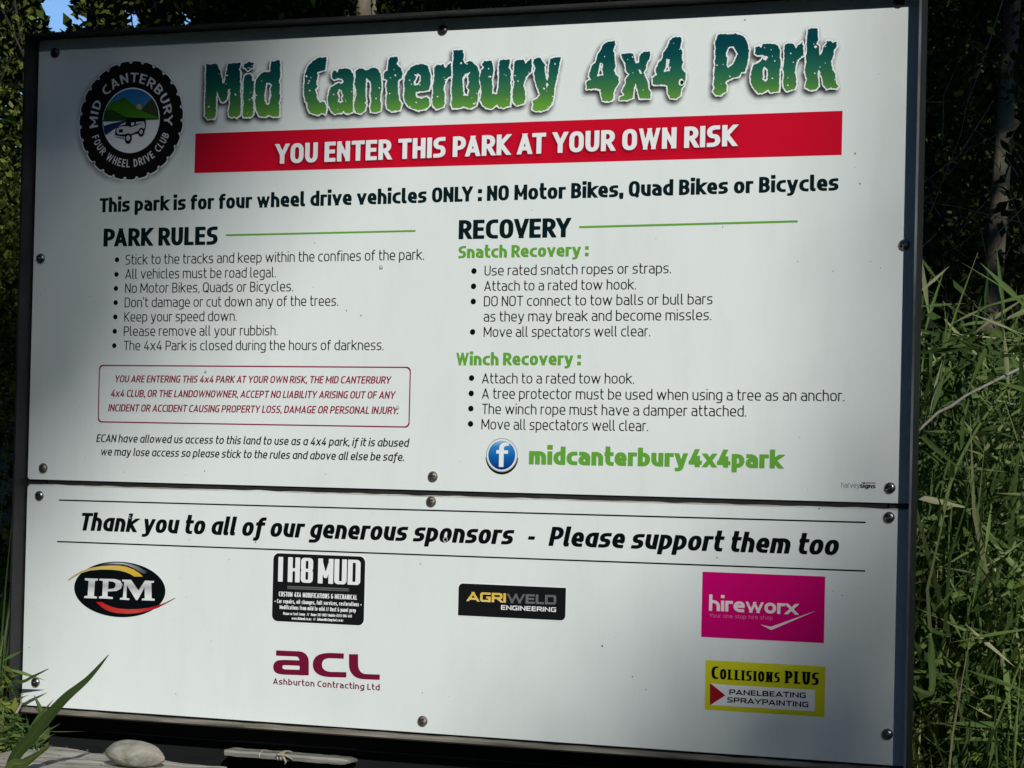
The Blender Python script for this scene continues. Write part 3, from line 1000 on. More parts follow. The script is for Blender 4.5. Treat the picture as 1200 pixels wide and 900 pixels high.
# every letter of the title was measured on its own: outline points and counters
TITLE = [
 (230, 60, .1, [(120,150),(165,155),(205,150),(245,150),(262,185),(285,240),(300,310),(312,380),(335,372),(345,300),(385,285),(352,270),(365,200),(378,150),(440,138),(525,135),(515,190),(500,215),(520,240),(515,320),(522,400),(515,480),(525,560),(520,640),(518,740),(480,780),(450,765),(420,775),(392,765),(380,700),(400,620),(395,560),(402,480),(398,445),(372,450),(370,520),(355,570),(320,600),(295,590),(265,520),(245,460),(238,520),(235,620),(232,740),(215,790),(140,795),(105,760),(105,640),(110,500),(115,370),(112,290),(118,220)], []),
 (230, 60, .1, [(562,150),(600,140),(628,115),(648,140),(680,140),(668,175),(672,198),(630,205),(608,232),(590,205),(560,190)], []),
 (230, 60, .1, [(570,290),(600,272),(645,275),(662,310),(650,345),(680,350),(678,430),(670,500),(660,545),(672,600),(672,680),(668,740),(645,770),(560,775),(550,745),(552,690),(560,600),(550,520),(558,440),(555,370)], []),
 (230, 60, .1, [(885,115),(915,125),(950,105),(985,110),(985,200),(990,300),(968,350),(985,400),(978,480),(988,540),(970,600),(978,680),(972,765),(890,765),(855,745),(820,768),(745,765),(710,700),(692,600),(700,520),(690,440),(700,350),(740,280),(800,245),(870,240),(875,160)],
  [[(820,375),(865,370),(892,400),(875,440),(880,520),(855,630),(820,628),(800,540),(812,450)]]),
 (345, 55, .1, [(290,125),(378,122),(375,190),(362,270),(310,285),(262,295),(280,330),(262,410),(270,480),(245,500),(262,560),(270,610),(300,655),(350,640),(372,680),(380,740),(362,790),(330,770),(280,798),(230,785),(185,765),(160,720),(155,665),(135,640),(120,580),(115,520),(120,420),(130,310),(165,220),(220,165)], []),
 (345, 55, .1, [(455,285),(480,270),(505,300),(525,260),(600,250),(650,260),(690,310),(700,370),(690,440),(692,560),(688,640),(690,760),(640,780),(600,775),(580,745),(560,770),(470,785),(430,740),(400,670),(395,600),(410,520),(430,475),(480,445),(520,420),(550,440),(578,410),(570,380),(520,365),(470,385),(448,370),(440,320)],
  [[(525,490),(552,505),(578,570),(562,600),(572,640),(540,662),(510,640),(522,590),(508,545)]]),
 (345, 55, .1, [(720,280),(760,255),(810,255),(845,280),(880,260),(935,240),(980,260),(1015,320),(1020,400),(1025,500),(1010,560),(1010,620),(1020,680),(1010,750),(960,765),(900,760),(890,700),(905,640),(892,560),(905,480),(895,410),(850,365),(838,420),(835,520),(840,620),(845,680),(825,750),(780,780),(730,770),(700,720),(710,640),(735,560),(725,490),(705,430),(718,370)], []),
 (440, 50, .1, [(165,175),(255,165),(270,210),(250,250),(300,300),(322,360),(310,420),(268,440),(265,520),(270,610),(280,670),(310,720),(290,790),(190,805),(140,770),(130,690),(140,580),(130,500),(140,435),(100,425),(105,350),(145,320),(150,240)], []),
 (440, 50, .1, [(380,330),(420,290),(480,260),(560,250),(620,275),(630,320),(650,390),(650,480),(625,560),(540,570),(470,578),(480,640),(540,655),(600,635),(632,660),(635,740),(590,775),(510,795),(450,775),(390,750),(350,690),(335,620),(345,540),(340,460),(350,390)],
  [[(495,362),(532,380),(538,440),(502,495),(456,505),(450,465),(470,430)]]),
 (440, 50, .1, [(690,290),(720,260),(770,262),(800,250),(815,290),(830,300),(850,260),(885,235),(890,330),(890,390),(840,420),(815,480),(800,550),(815,610),(815,700),(800,750),(715,780),(680,740),(668,690),(680,600),(672,510),(690,440),(695,360)], []),
 (500, 50, .1, [(320,90),(425,85),(440,150),(425,200),(455,245),(490,215),(530,220),(560,250),(595,275),(620,350),(615,440),(630,520),(600,600),(605,660),(580,740),(520,770),(480,765),(440,745),(380,765),(310,770),(290,720),(305,650),(295,580),(300,470),(310,380),(305,300),(315,200)],
  [[(450,370),(518,342),(484,390),(500,460),(479,520),(504,560),(484,625),(438,620),(424,520),(422,430)]]),
 (500, 50, .1, [(650,250),(680,212),(760,212),(780,260),(785,350),(765,440),(775,520),(770,600),(825,605),(845,520),(850,420),(845,300),(860,205),(985,195),(965,290),(990,340),(985,440),(988,560),(985,640),(980,740),(940,750),(900,765),(850,755),(830,725),(760,775),(700,765),(660,730),(630,670),(645,600),(640,520),(625,420),(640,330),(675,290)], []),
 (555, 50, .1, [(480,220),(520,200),(590,200),(610,250),(640,210),(680,185),(685,260),(680,340),(630,380),(600,440),(585,510),(605,560),(610,660),(595,710),(510,735),(470,700),(460,640),(465,560),(480,470),(465,390),(478,300)], []),
 (555, 50, .1, [(705,200),(740,185),(785,175),(815,230),(840,260),(835,320),(848,400),(865,450),(880,400),(885,290),(900,190),(950,175),(1025,170),(1010,250),(990,350),(965,480),(950,540),(945,620),(915,730),(860,780),(800,800),(720,800),(690,770),(705,720),(695,680),(745,660),(780,610),(760,550),(725,450),(710,350),(730,300),(705,250)],
  [[(850,455),(885,495),(855,540)]]),
 (675, 35, .11667, [(320,120),(390,110),(395,150),(375,210),(390,240),(390,300),(398,370),(385,410),(400,450),(430,475),(432,530),(400,580),(380,630),(375,700),(330,720),(270,712),(255,650),(250,600),(200,590),(110,595),(108,520),(150,500),(130,460),(150,400),(160,360),(205,320),(215,260),(250,200),(275,150)],
  [[(245,326),(275,338),(267,400),(280,452),(212,470),(230,400)]]),
 (675, 35, .11667, [(455,245),(540,235),(575,240),(590,280),(600,350),(635,320),(640,260),(680,220),(715,220),(750,215),(742,290),(715,330),(700,400),(680,430),(700,480),(725,530),(730,590),(755,640),(748,690),(640,690),(620,600),(600,545),(580,600),(575,680),(520,705),(440,705),(440,680),(490,660),(465,620),(485,570),(505,540),(500,500),(540,445),(510,420),(495,330),(470,290)],
  [[(630,400),(650,405),(665,440),(645,440)]]),
 (675, 35, .11667, [(985,70),(1060,75),(1065,110),(1048,180),(1070,210),(1065,270),(1075,330),(1060,375),(1085,420),(1105,430),(1105,480),(1085,560),(1060,590),(1050,660),(1010,690),(950,688),(925,640),(920,560),(870,550),(775,550),(772,480),(815,450),(800,410),(815,370),(830,330),(870,290),(880,230),(920,170),(945,110)],
  [[(910,292),(943,298),(932,360),(946,412),(882,424),(903,370)]]),
 (825, 30, .1, [(165,105),(240,100),(330,100),(370,92),(430,110),(490,150),(515,220),(530,290),(520,400),(500,480),(480,545),(435,550),(410,600),(350,610),(290,635),(250,660),(270,710),(265,770),(230,790),(200,815),(140,815),(110,770),(125,730),(115,680),(125,600),(120,540),(135,460),(125,420),(140,370),(130,310),(140,270),(130,200),(145,160)],
  [[(290,248),(350,243),(398,330),(348,448),(285,495),(265,470),(275,380),(257,330)]]),
 (825, 30, .1, [(605,255),(650,235),(670,265),(690,220),(780,210),(830,215),(870,240),(895,290),(890,370),(905,430),(890,520),(885,600),(885,700),(880,770),(780,785),(760,745),(700,785),(640,795),(590,740),(555,680),(548,610),(560,520),(580,460),(650,430),(690,390),(725,410),(760,370),(690,345),(630,350),(600,330)],
  [[(705,475),(743,510),(753,560),(748,630),(715,660),(684,630),(696,590),(686,540)]]),
 (900, 25, .1, [(205,275),(240,260),(300,262),(330,320),(355,280),(405,245),(415,300),(420,400),(360,440),(330,510),(315,590),(330,650),(335,740),(320,790),(215,820),(185,770),(180,700),(190,640),(180,560),(190,480),(195,380),(190,330)], []),
 (900, 25, .1, [(470,100),(510,80),(585,85),(585,150),(590,220),(570,260),(600,300),(600,370),(610,400),(640,360),(650,300),(690,260),(690,230),(730,230),(760,250),(805,240),(805,300),(775,340),(765,410),(740,480),(755,560),(790,620),(795,720),(825,760),(800,790),(740,775),(690,795),(650,740),(640,680),(620,620),(600,560),(580,600),(590,680),(595,760),(560,800),(500,805),(440,780),(445,720),(460,690),(435,600),(440,540),(450,480),(445,410),(460,340),(455,250),(460,170)],
  [[(535,300),(560,285),(580,300),(560,318)]]),
]


def poly_sdf(PX, PY, P):
    D = np.full(PX.shape, 1e9); ins = np.zeros(PX.shape, bool)
    n = len(P)
    for i in range(n):
        ax, ay = P[i]; bx_, by_ = P[(i + 1) % n]
        dx, dy = bx_ - ax, by_ - ay
        t = np.clip(((PX - ax) * dx + (PY - ay) * dy) / (dx * dx + dy * dy + 1e-12), 0, 1)
        D = np.minimum(D, (PX - ax - t * dx) ** 2 + (PY - ay - t * dy) ** 2)
        c = ((ay > PY) != (by_ > PY)) & (PX < (bx_ - ax) * (PY - ay) / (by_ - ay + 1e-12) + ax)
        ins ^= c
    D = np.sqrt(D)
    return np.where(ins, -D, D)


OV, OF = [], []
for li, (ox, oy, sc, outer, holes) in enumerate(TITLE):
    P = [(ox + a * sc, oy + b * sc) for a, b in outer]
    HH = [[(ox + a * sc, oy + b * sc) for a, b in h] for h in holes]
    x0 = min(p[0] for p in P) - 3; x1 = max(p[0] for p in P) + 3
    y0 = min(p[1] for p in P) - 3; y1 = max(p[1] for p in P) + 3
    gx = np.arange(x0, x1, .42); gy = np.arange(y0, y1, .42)
    PX, PY = np.meshgrid(gx, gy)
    D = poly_sdf(PX, PY, P)
    for h in HH: D = np.maximum(D, -poly_sdf(PX, PY, h))
    nz = np.zeros(D.shape)
    for j, i in zip(*np.nonzero(np.abs(D) < 3.2)):
        nz[j, i] = noise.noise(Vector((gx[i] * .36, gy[j] * .36, li))) * .75 + noise.noise(Vector((gx[i] * .9, gy[j] * .9, li + 9))) * .4
    D = D + nz
    Dfill = D.copy()
    rr = random.Random(300 + li)
    for k in range(6 if x1 - x0 > 26 else 4):
        hx, hy, hr = rr.uniform(x0 + 5, x1 - 5), rr.uniform(y0 + 8, y1 - 6), rr.choice((.55, .7, .95))
        el = rr.uniform(.55, 1.3); an = rr.uniform(0, 3.1)
        qx = (PX - hx) * math.cos(an) + (PY - hy) * math.sin(an); qy = -(PX - hx) * math.sin(an) + (PY - hy) * math.cos(an)
        Dfill = np.maximum(Dfill, hr - np.sqrt((qx * el) ** 2 + qy ** 2))
    V1, F1 = contour_mesh(gx, gy, Dfill)
    V0, F0 = contour_mesh(gx, gy, D - 1.75)
    V1 = [S(*v_) for v_ in V1]; V0 = [S(*v_) for v_ in V0]
    flat('title_letter', V1, [tuple(reversed(f_)) for f_ in F1], TG, U, 3 + .3 * (li % 2))
    flat('title_outline', V0, [tuple(reversed(f_)) for f_ in F0], M_WHITE, U, 2 + .3 * (li % 2))
    n0 = len(OV); OV += V0; OF += [tuple(q + n0 for q in f_) for f_ in F0]
soft_edge(OV, OF, M_SOFT, U, .8, -.0020, -.0036, .0052, 'title_soft_edge', peak=1.1)

# ---- dirt, with light caught by the lower sheet's top edge painted in
M_SEAM = rough_mat('seam_dirt_lit_edge', [(0.35, (.30, .28, .23)), (0.5, (.45, .44, .39)), (0.62, WHITE)], 30, .9, stretch=(.25, 1, 1))
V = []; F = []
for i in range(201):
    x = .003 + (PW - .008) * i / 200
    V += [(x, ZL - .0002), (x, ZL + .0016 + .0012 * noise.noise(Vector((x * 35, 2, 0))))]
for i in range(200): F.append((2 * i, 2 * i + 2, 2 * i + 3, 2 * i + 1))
flat('seam_dirt_lit_edge', V, F, M_SEAM, Lw, 1)

# ---- marks of wear on the face
M_HOLE = print_mat('bare_hole', (.004, .004, .004), .9)
M_CHIP = print_mat('chipped_face', (.42, .42, .40), .7)
M_DIMP = print_mat('dimple', (.62, .63, .61), .5)
for (px, py, r) in ((799, 97, 1), (447, 313, .62), (466.5, 477.5, .6), (522.5, 632.5, .8), (241.5, 435.5, .4), (153, 606, .55), (628, 183, 0.0)):
    if not r: continue
    x, z = S(px, py)
    par = U if py < 565 else Lw
    V = []; n = 14
    for k in range(n):
        q = .0042 * r * (1 + random.uniform(-.22, .22)); a = 2 * math.pi * k / n
        V.append((x + q * math.cos(a), z + q * math.sin(a)))
    flat('chip', V, [tuple(range(n))], M_CHIP if r != 1 else M_WHITE, par, 5)
    V = [(x + .0003 + .0025 * r * (1 + random.uniform(-.25, .25)) * math.cos(2 * math.pi * k / n),
          z + .0003 + .0025 * r * (1 + random.uniform(-.25, .25)) * math.sin(2 * math.pi * k / n)) for k in range(n)]
    flat('hole', V, [tuple(range(n))], M_HOLE if r in (1, .8, .55) else M_DIMP, par, 6)
M_SPECK = print_mat('fly_speck', (.12, .11, .09), .8)
for (px, py) in ((873, 23.5), (219 / 3 + 800, 23), (847, 266), (299.6, 635.5), (840.5, 653.5), (406, 364), (423, 370), (722, 747), (741, 793), (757, 808), (706, 757), (495, 812), (190, 572.5), (240, 552), (1008, 215), (1002, 180), (960, 596), (1032, 314)):
    x, z = S(px, py); par = U if py < 565 else Lw
    r = random.uniform(.0006, .0013)
    V = [(x + r * random.uniform(.5, 1.2) * math.cos(k * 1.0472), z + r * random.uniform(.6, 1.6) * math.sin(k * 1.0472)) for k in range(6)]
    flat('speck', V, [tuple(range(6))], M_SPECK, par, 1.5)

# ================= lower sheet
line_px((69, 586), (1014.6, 612.2), 1.7, M_BLACK, Lw)
line_px((67, 634.6), (1014, 669.1), 1.7, M_BLACK, Lw)
text_line('Thank you to all of our generous sponsors  -  Please support them too', M_BLACK, ITALB, (92.5, 621.5), (981, 650.8), 20.8, Lw)

# IPM oval
ex, ez = S(140.6, 690.7)
l_, r_ = S(87.0, 690), S(194.0, 692)
t_, b_ = S(140, 658.2), S(140, 723.2)
rx_, rz_ = (r_[0] - l_[0]) / 2, (t_[1] - b_[1]) / 2
ex = (l_[0] + r_[0]) / 2; ez = (t_[1] + b_[1]) / 2
disc(ex, ez, rx_, M_BLACK, Lw, 1, 'logo_oval', n=64, rz=rz_)


def Lp(px, py):  # from the 8.571x enlargement
    return S(80 + px * 140 / 1200, 640 + py * 140 / 1200)


def swoosh(top, bot, mat, layer, name):
    A = [Lp(*p) for p in top]; B = [Lp(*p) for p in bot]
    n = len(A)
    return flat(name, A + B, [(k, k + n, k + 1 + n, k + 1) for k in range(n - 1)], mat, Lw, layer)


M_SWY = grad_print('gold_sweep_ink', [(0, (.42, .36, .16)), (.5, (.62, .46, .13)), (1, (.62, .38, .02))], Lp(0, 0)[0], Lp(750, 0)[0], 'X')
M_SWR = grad_print('red_sweep_ink', [(0, (.48, .01, .015)), (.5, (.55, .06, .05)), (.75, (.42, .01, .02)), (1, (.16, .02, .05))], Lp(280, 0)[0], Lp(1080, 0)[0], 'X')
M_SHEEN = grad_print('oval_sheen_ink', [(0, (.02, .02, .025)), (.35, (.45, .46, .5)), (1, (.03, .03, .04))], Lp(330, 0)[0], Lp(800, 0)[0], 'X')
swoosh([(0, 335), (60, 290), (130, 252), (220, 220), (330, 200), (440, 193), (520, 195), (590, 208), (660, 235), (715, 270), (752, 305)],
       [(0, 350), (60, 312), (130, 272), (220, 245), (330, 235), (440, 237), (520, 246), (580, 262), (630, 283), (660, 303), (668, 306)], M_SWY, 2, 'logo_gold_sweep')
swoosh([(330, 193), (380, 176), (450, 166), (540, 166), (620, 178), (700, 204), (770, 242), (800, 262)],
       [(330, 195), (380, 183), (450, 180), (540, 183), (600, 196), (660, 222), (730, 262), (760, 280)], M_SHEEN, 1.5, 'logo_sheen')
swoosh([(280, 562), (340, 562), (380, 585), (430, 607), (500, 625), (600, 634), (700, 632), (800, 620), (900, 596), (980, 565), (1075, 518)],
       [(290, 570), (340, 615), (380, 640), (430, 660), (500, 674), (600, 680), (700, 672), (800, 652), (900, 620), (980, 578), (1080, 522)], M_SWR, 2, 'logo_red_sweep')
M_SILV = grad_print('silver_letter_ink', [(0, (.62, .66, .66)), (.35, (.75, .78, .78)), (.75, (.40, .42, .42)), (1, (.62, .64, .64))], Lp(0, 545)[1], Lp(0, 325)[1])
IPMS = style(wv=.27, wh=.13, wide=1.0, sb=.08, serif=True, K=.5)


def serif_poly(pts, faces=None):
    return [Lp(*p) for p in pts]


# I, P, M with bracketed serifs, drawn as outlines
ipm = []
for poly in ([(172, 322), (304, 326), (300, 345), (272, 350), (262, 500), (292, 507), (290, 526), (162, 521), (166, 502), (198, 497), (208, 348), (170, 342)],
             ):
    P = [Lp(*p) for p in poly]; ipm.append((P, [(0, 1, 2, 3, 8 - 0 if 0 else 10, 11), (3, 4, 9, 10), (4, 5, 6, 7, 8, 9)]))
P = [Lp(*p) for p in [(318, 326), (470, 330), (525, 345), (548, 385), (535, 425), (490, 450), (400, 455), (398, 505), (452, 512), (450, 530), (312, 524), (314, 506), (345, 500), (352, 350), (316, 344),
                      (408, 352), (450, 356), (478, 372), (480, 400), (462, 425), (404, 432)]]
ipm.append((P, [(0, 1, 16, 15, 13, 14), (1, 2, 17, 16), (2, 3, 18, 17), (3, 4, 19, 18), (4, 5, 20, 19), (5, 6, 20), (13, 15, 20, 6, 7, 12), (7, 8, 9, 10, 11, 12)]))
P = [Lp(*p) for p in [(545, 336), (635, 338), (708, 445), (775, 345), (866, 350), (864, 366), (838, 370), (842, 524), (872, 530), (870, 548), (742, 544), (744, 528), (772, 523), (770, 412), (700, 542), (684, 542), (592, 392),
                      (588, 520), (618, 526), (616, 542), (522, 536), (524, 520), (552, 515), (566, 358), (546, 354)]]
ipm.append((P, [(0, 1, 16, 23, 24), (16, 17, 22, 23), (17, 18, 19, 20, 21, 22), (1, 2, 14, 15, 16), (2, 3, 6, 13, 14), (3, 4, 5, 6), (6, 7, 12, 13), (7, 8, 9, 10, 11, 12)]))
V = []; F = []
for P, FF in ipm:
    n0 = len(V); V += P; F += [tuple(q + n0 for q in f_) for f_ in FF]
flat('logo_lettering', V, F, M_SILV, Lw, 4)

# mud garage plate
Q = [(321, 648), (428.2, 652.4), (426.6, 733.2), (318.6, 727.4)]
quad_round(Q, (.009,) * 4, M_WHITE, Lw, 1, 'logo_border', inset=-.0018)
M_PL = print_mat('plate_black_ink', (.009, .010, .011))
quad_round(Q, (.008,) * 4, M_PL, Lw, 2, 'logo_plate')
MUD = style(wv=.19, wh=.12, wide=.70, sb=.02, K=.10, space=.2)
text_line('I H8 MUD', M_WHITE, MUD, (326, 681.4), (422.3, 685.7), 29, Lw, layer=3)
line_px((337, 687.3), (409.3, 690.2), 1.5, M_STEEL, Lw, 3)
line_px((337, 689.4), (409.3, 692.3), 1.2, M_STEEL, Lw, 3)
SM = style(wv=.19, wh=.15, wide=.62, sb=.04, K=.15, space=.45)
text_line('CUSTOM 4X4 MODIFICATIONS & MECHANICAL', M_WHITE, SM, (327, 698.7), (418.6, 702.9), 5.6, Lw, layer=3, res=.06)
text_line('• Car repairs, oil changes, full services, restorations •', M_WHITE, SM, (322, 706.4), (423.8, 710.6), 4.6, Lw, layer=3, res=.07)
text_line('Modifications from mild to wild // Rust & panel prep', M_WHITE, SM, (328, 713.6), (417.2, 717.6), 4.6, Lw, layer=3, res=.07)
text_line('Phone or text Lenny  //  Home 307 0857 Mobile 0292 006 440', M_WHITE, SM, (332, 720.4), (412.5, 723.6), 3.2, Lw, layer=3, res=.08)
text_line('www.ih8mud.co.nz  //  ih8mud@slingshot.co.nz', M_WHITE, SM, (342, 726), (402.4, 728.4), 3.0, Lw, layer=3, res=.08)


# acl wordmark (wide low letters)
def Ac(px, py): return S(300 + px * .2, 640 + py * .2)


def stroke_shape(paths, wv, wh, mat, parent, name, layer, mapper, cell=4.0, square=True, K=60):
    """heavy strokes given in enlargement pixels (y down); mapper turns them into board coordinates"""
    allp = [q for p, _ in paths for q in p]
    x0 = min(q[0] for q in allp) - wv; x1 = max(q[0] for q in allp) + wv
    y0 = min(q[1] for q in allp) - wh; y1 = max(q[1] for q in allp) + wh
    gx = np.arange(x0, x1, cell); gy = np.arange(y0, y1, cell)
    PX, PY = np.meshgrid(gx, gy); D = np.full(PX.shape, 1e3)
    for p, closed in paths:
        pts = [Vector((q[0], q[1])) for q in p]; rs = [(q[2] if len(q) > 2 else 0) for q in p]
        path = round_path(pts, rs, K, closed)
        if closed: path.append(path[0])
        n = len(path) - 1
        for i in range(n):
            A, B = path[i], path[i + 1]
            d = B - A; L = d.length
            if L < 1e-4: continue
            d /= L
            hw = .5 * math.sqrt((wv * d.y) ** 2 + (wh * d.x) ** 2)
            rx = PX - A.x; ry = PY - A.y
            t = rx * d.x + ry * d.y; q = np.abs(-rx * d.y + ry * d.x)
            ds = np.sqrt((t - np.clip(t, 0, L)) ** 2 + q ** 2) - hw
            if not closed and i == 0: ds = np.maximum(ds, -t)
            if not closed and i == n - 1: ds = np.maximum(ds, t - L)
            D = np.minimum(D, ds)
    V, F = contour_mesh(gx, gy, D)
    return flat(name, [mapper(*v_) for v_ in V], [tuple(reversed(f_)) for f_ in F], mat, parent, layer)


stroke_shape([([(118, 626), (283, 633, 1), (283, 757)], False), ([(283, 686), (128, 680, 1), (128, 736, 1), (283, 741)], False)], 54, 31, M_MAR, Lw, 'logo_lettering', 1, Ac, K=46)
stroke_shape([([(515, 644), (360, 638, 1), (360, 750, 1), (530, 754)], False)], 54, 31, M_MAR, Lw, 'logo_lettering', 1, Ac, K=80)
stroke_shape([([(572, 633), (572, 762, 1), (726, 768)], False)], 54, 31, M_MAR, Lw, 'logo_lettering', 1, Ac, K=70)
text_line('Ashburton Contracting Ltd', M_MAR, SANS, (320, 801.8), (445, 809.2), 7.2, Lw)

# agriweld plate
Q = [(537.6, 684), (663.4, 688.4), (662.6, 726.8), (537, 721.4)]
quad_round(Q, (.006, .002, .006, .002), M_WHITE, Lw, 1, 'logo_border', inset=-.0015)
quad_round(Q, (.006, .0001, .006, .0001), M_PL, Lw, 2, 'logo_plate')
WIDE = style(wv=.29, wh=.22, wide=2.2, sb=.05, K=.16)
text_line('AGRI', grad_print('gold_letter_ink', [(0, (.75, .58, .25)), (.6, (.72, .50, .06)), (1, (.72, .50, .10))], S(570, 706)[1], S(570, 694)[1]), WIDE, (547.4, 704.4), (593, 706.3), 11, Lw, layer=3)
text_line('WELD', M_STEEL, WIDE, (594.3, 706.5), (652, 708.5), 11, Lw, layer=3)
WIDE2 = style(wv=.25, wh=.20, wide=2.1, sb=.09, K=.18)
text_line('ENGINEERING', M_WHITE, WIDE2, (587.4, 714.4), (651.8, 717.2), 5.4, Lw, layer=3)

# pink hire plate
Q = [(823.1, 670), (966.8, 675.5), (965.9, 753.7), (822, 746.3)]
quad_round(Q, (0, 0, 0, 0), M_PINK, Lw, 1, 'logo_plate')
HW = style(wv=.20, wh=.18, wide=1.25, sb=.03, K=.32, xh=.68)
text_line('hireworx', M_PINKW, HW, (830.9, 715.6), (934.4, 720.4), 18.4, Lw, layer=2)
TAGS = style(wv=.085, wh=.085, wide=1.3, sb=.07, K=.4)
text_line('Your one stop hire shop', M_PALEP, TAGS, (831.4, 723.4), (905.6, 726.4), 4.6, Lw, layer=2)


def Hp(px, py): return S(810 + px * .21118, 660 + py * .21118)


P = [Hp(*p) for p in [(385, 340), (442, 353), (695, 263), (445, 371)]]
flat('logo_tick', P, [(0, 1, 3), (1, 2, 3)], M_PINKW, Lw, 2)

# yellow panelbeater plate
Q = [(826.5, 773.6), (967, 781), (966.7, 840.2), (826.4, 831.5)]
quad_round(Q, (0, 0, 0, 0), M_YEL, Lw, 1, 'logo_plate')
SLAB = style(wv=.27, wh=.12, wide=.85, sb=.085, K=.4, serif=True, capscale=.82, space=.25)
text_line('Collisions PLUS', M_BLACK, SLAB, (833.9, 795), (959.6, 802.8), 14.4, Lw, layer=3, res=.03)
P = [Hp(*p) for p in [(105, 664), (150, 672), (688, 703), (686, 822), (105, 786)]]
flat('logo_white_box', P, [(0, 1, 2, 3, 4)], M_WHITE, Lw, 2)
P = [Hp(*p) for p in [(105, 664), (191, 733), (105, 788)]]
flat('logo_arrow', P, [(0, 1, 2)], M_TRI, Lw, 3)
text_line('PANELBEATING', M_BLACK, WIDE2, (854.8, 813.9), (944.4, 818), 6.2, Lw, layer=3)
text_line('SPRAYPAINTING', M_BLACK, WIDE2, (852.4, 823), (947.4, 828.8), 6.2, Lw, layer=3)

#@@REST
# ================================================================== the place around it
def ground_h(x, y):
    def ss(t): t = max(0.0, min(1.0, t)); return t * t * (3 - 2 * t)
    b = max(ss((y - .10) / .55), ss((-.02 - x) / .25) * ss((y + 1.2) / .8))
    h = .80 * b * ss((y + 1.2) / .8) + .05 * max(0, min(6, y - 1)) * .6
    h += .03 * noise.noise(Vector((x * 1.1, y * 1.1, 0))) * (1 if abs(x) < 12 else 0)
    # wooded rise far behind
    if y > 9: h += (3.2 + 4.5 * ss((x + 8.2) / 1.6)) * ss((y - 9) / 9)
    return h


def ground():
    xs = [-90, -40, -20, -12, -9, -7] + [-6 + .25 * i for i in range(41)] + [5, 7, 10, 14, 24, 45, 90]
    ys = [-90, -45, -25, -14, -8, -5, -3.5] + [-2.5 + .14 * i for i in range(60)] + [7 + .8 * i for i in range(16)] + [24, 40, 70, 110]
    v = [(x, y, ground_h(x, y)) for y in ys for x in xs]
    n = len(xs)
    f = [(j * n + i, j * n + i + 1, (j + 1) * n + i + 1, (j + 1) * n + i) for j in range(len(ys) - 1) for i in range(n - 1)]
    m = rough_mat('leaf_litter_ground', [(0.3, (0.022, 0.017, 0.010)), (0.5, (0.05, 0.042, 0.024)), (0.75, (0.045, 0.06, 0.02))], 3.0, 0.95, 0.8, detail=9, bdist=.02)
    tag(mesh_obj('ground', v, f, m, smooth=True), kind='structure')


ground()


def leaf_material(name, stops, transl=.35):
    m, n, p = new_mat(name)
    a = N(n, 'ShaderNodeAttribute'); a.attribute_name = 'tint'
    c = ramp(n, stops, a.outputs['Fac'])
    n.links.new(c, p.inputs['Base Color'])
    p.inputs['Roughness'].default_value = 0.5
    p.inputs['Specular IOR Level'].default_value = 0.065
    tr = N(n, 'ShaderNodeBsdfTranslucent')
    br = N(n, 'ShaderNodeMix', data_type='RGBA', blend_type='MULTIPLY'); br.inputs[0].default_value = 1
    n.links.new(c, br.inputs[6]); br.inputs[7].default_value = (1.25, 1.3, .6, 1)
    n.links.new(br.outputs[2], tr.inputs[0])
    ms = N(n, 'ShaderNodeMixShader'); ms.inputs[0].default_value = transl
    out = n.nodes['Material Output']
    n.links.new(p.outputs[0], ms.inputs[1]); n.links.new(tr.outputs[0], ms.inputs[2]); n.links.new(ms.outputs[0], out.inputs[0])
    return m


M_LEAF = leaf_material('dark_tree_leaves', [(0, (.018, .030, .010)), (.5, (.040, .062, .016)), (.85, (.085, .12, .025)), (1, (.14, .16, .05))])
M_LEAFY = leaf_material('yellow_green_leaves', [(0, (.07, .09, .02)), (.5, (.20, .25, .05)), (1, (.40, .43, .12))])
M_GRASS = leaf_material('long_grass', [(0, (.05, .085, .03)), (.4, (.10, .17, .05)), (.75, (.19, .28, .085)), (.9, (.36, .40, .20)), (1, (.48, .47, .28))], .3)
M_WEED = leaf_material('weed_leaves', [(0, (.05, .085, .025)), (.6, (.11, .17, .045)), (1, (.23, .31, .08))], .35)
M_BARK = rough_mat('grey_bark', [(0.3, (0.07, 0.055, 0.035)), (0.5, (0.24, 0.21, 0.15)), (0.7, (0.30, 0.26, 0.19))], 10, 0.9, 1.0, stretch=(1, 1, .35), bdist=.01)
M_BARKD = rough_mat('dark_bark', [(0.3, (0.02, 0.016, 0.012)), (0.6, (0.06, 0.05, 0.035)), (0.8, (0.12, 0.10, 0.07))], 12, 0.9, 1.0, stretch=(1, 1, .3), bdist=.01)


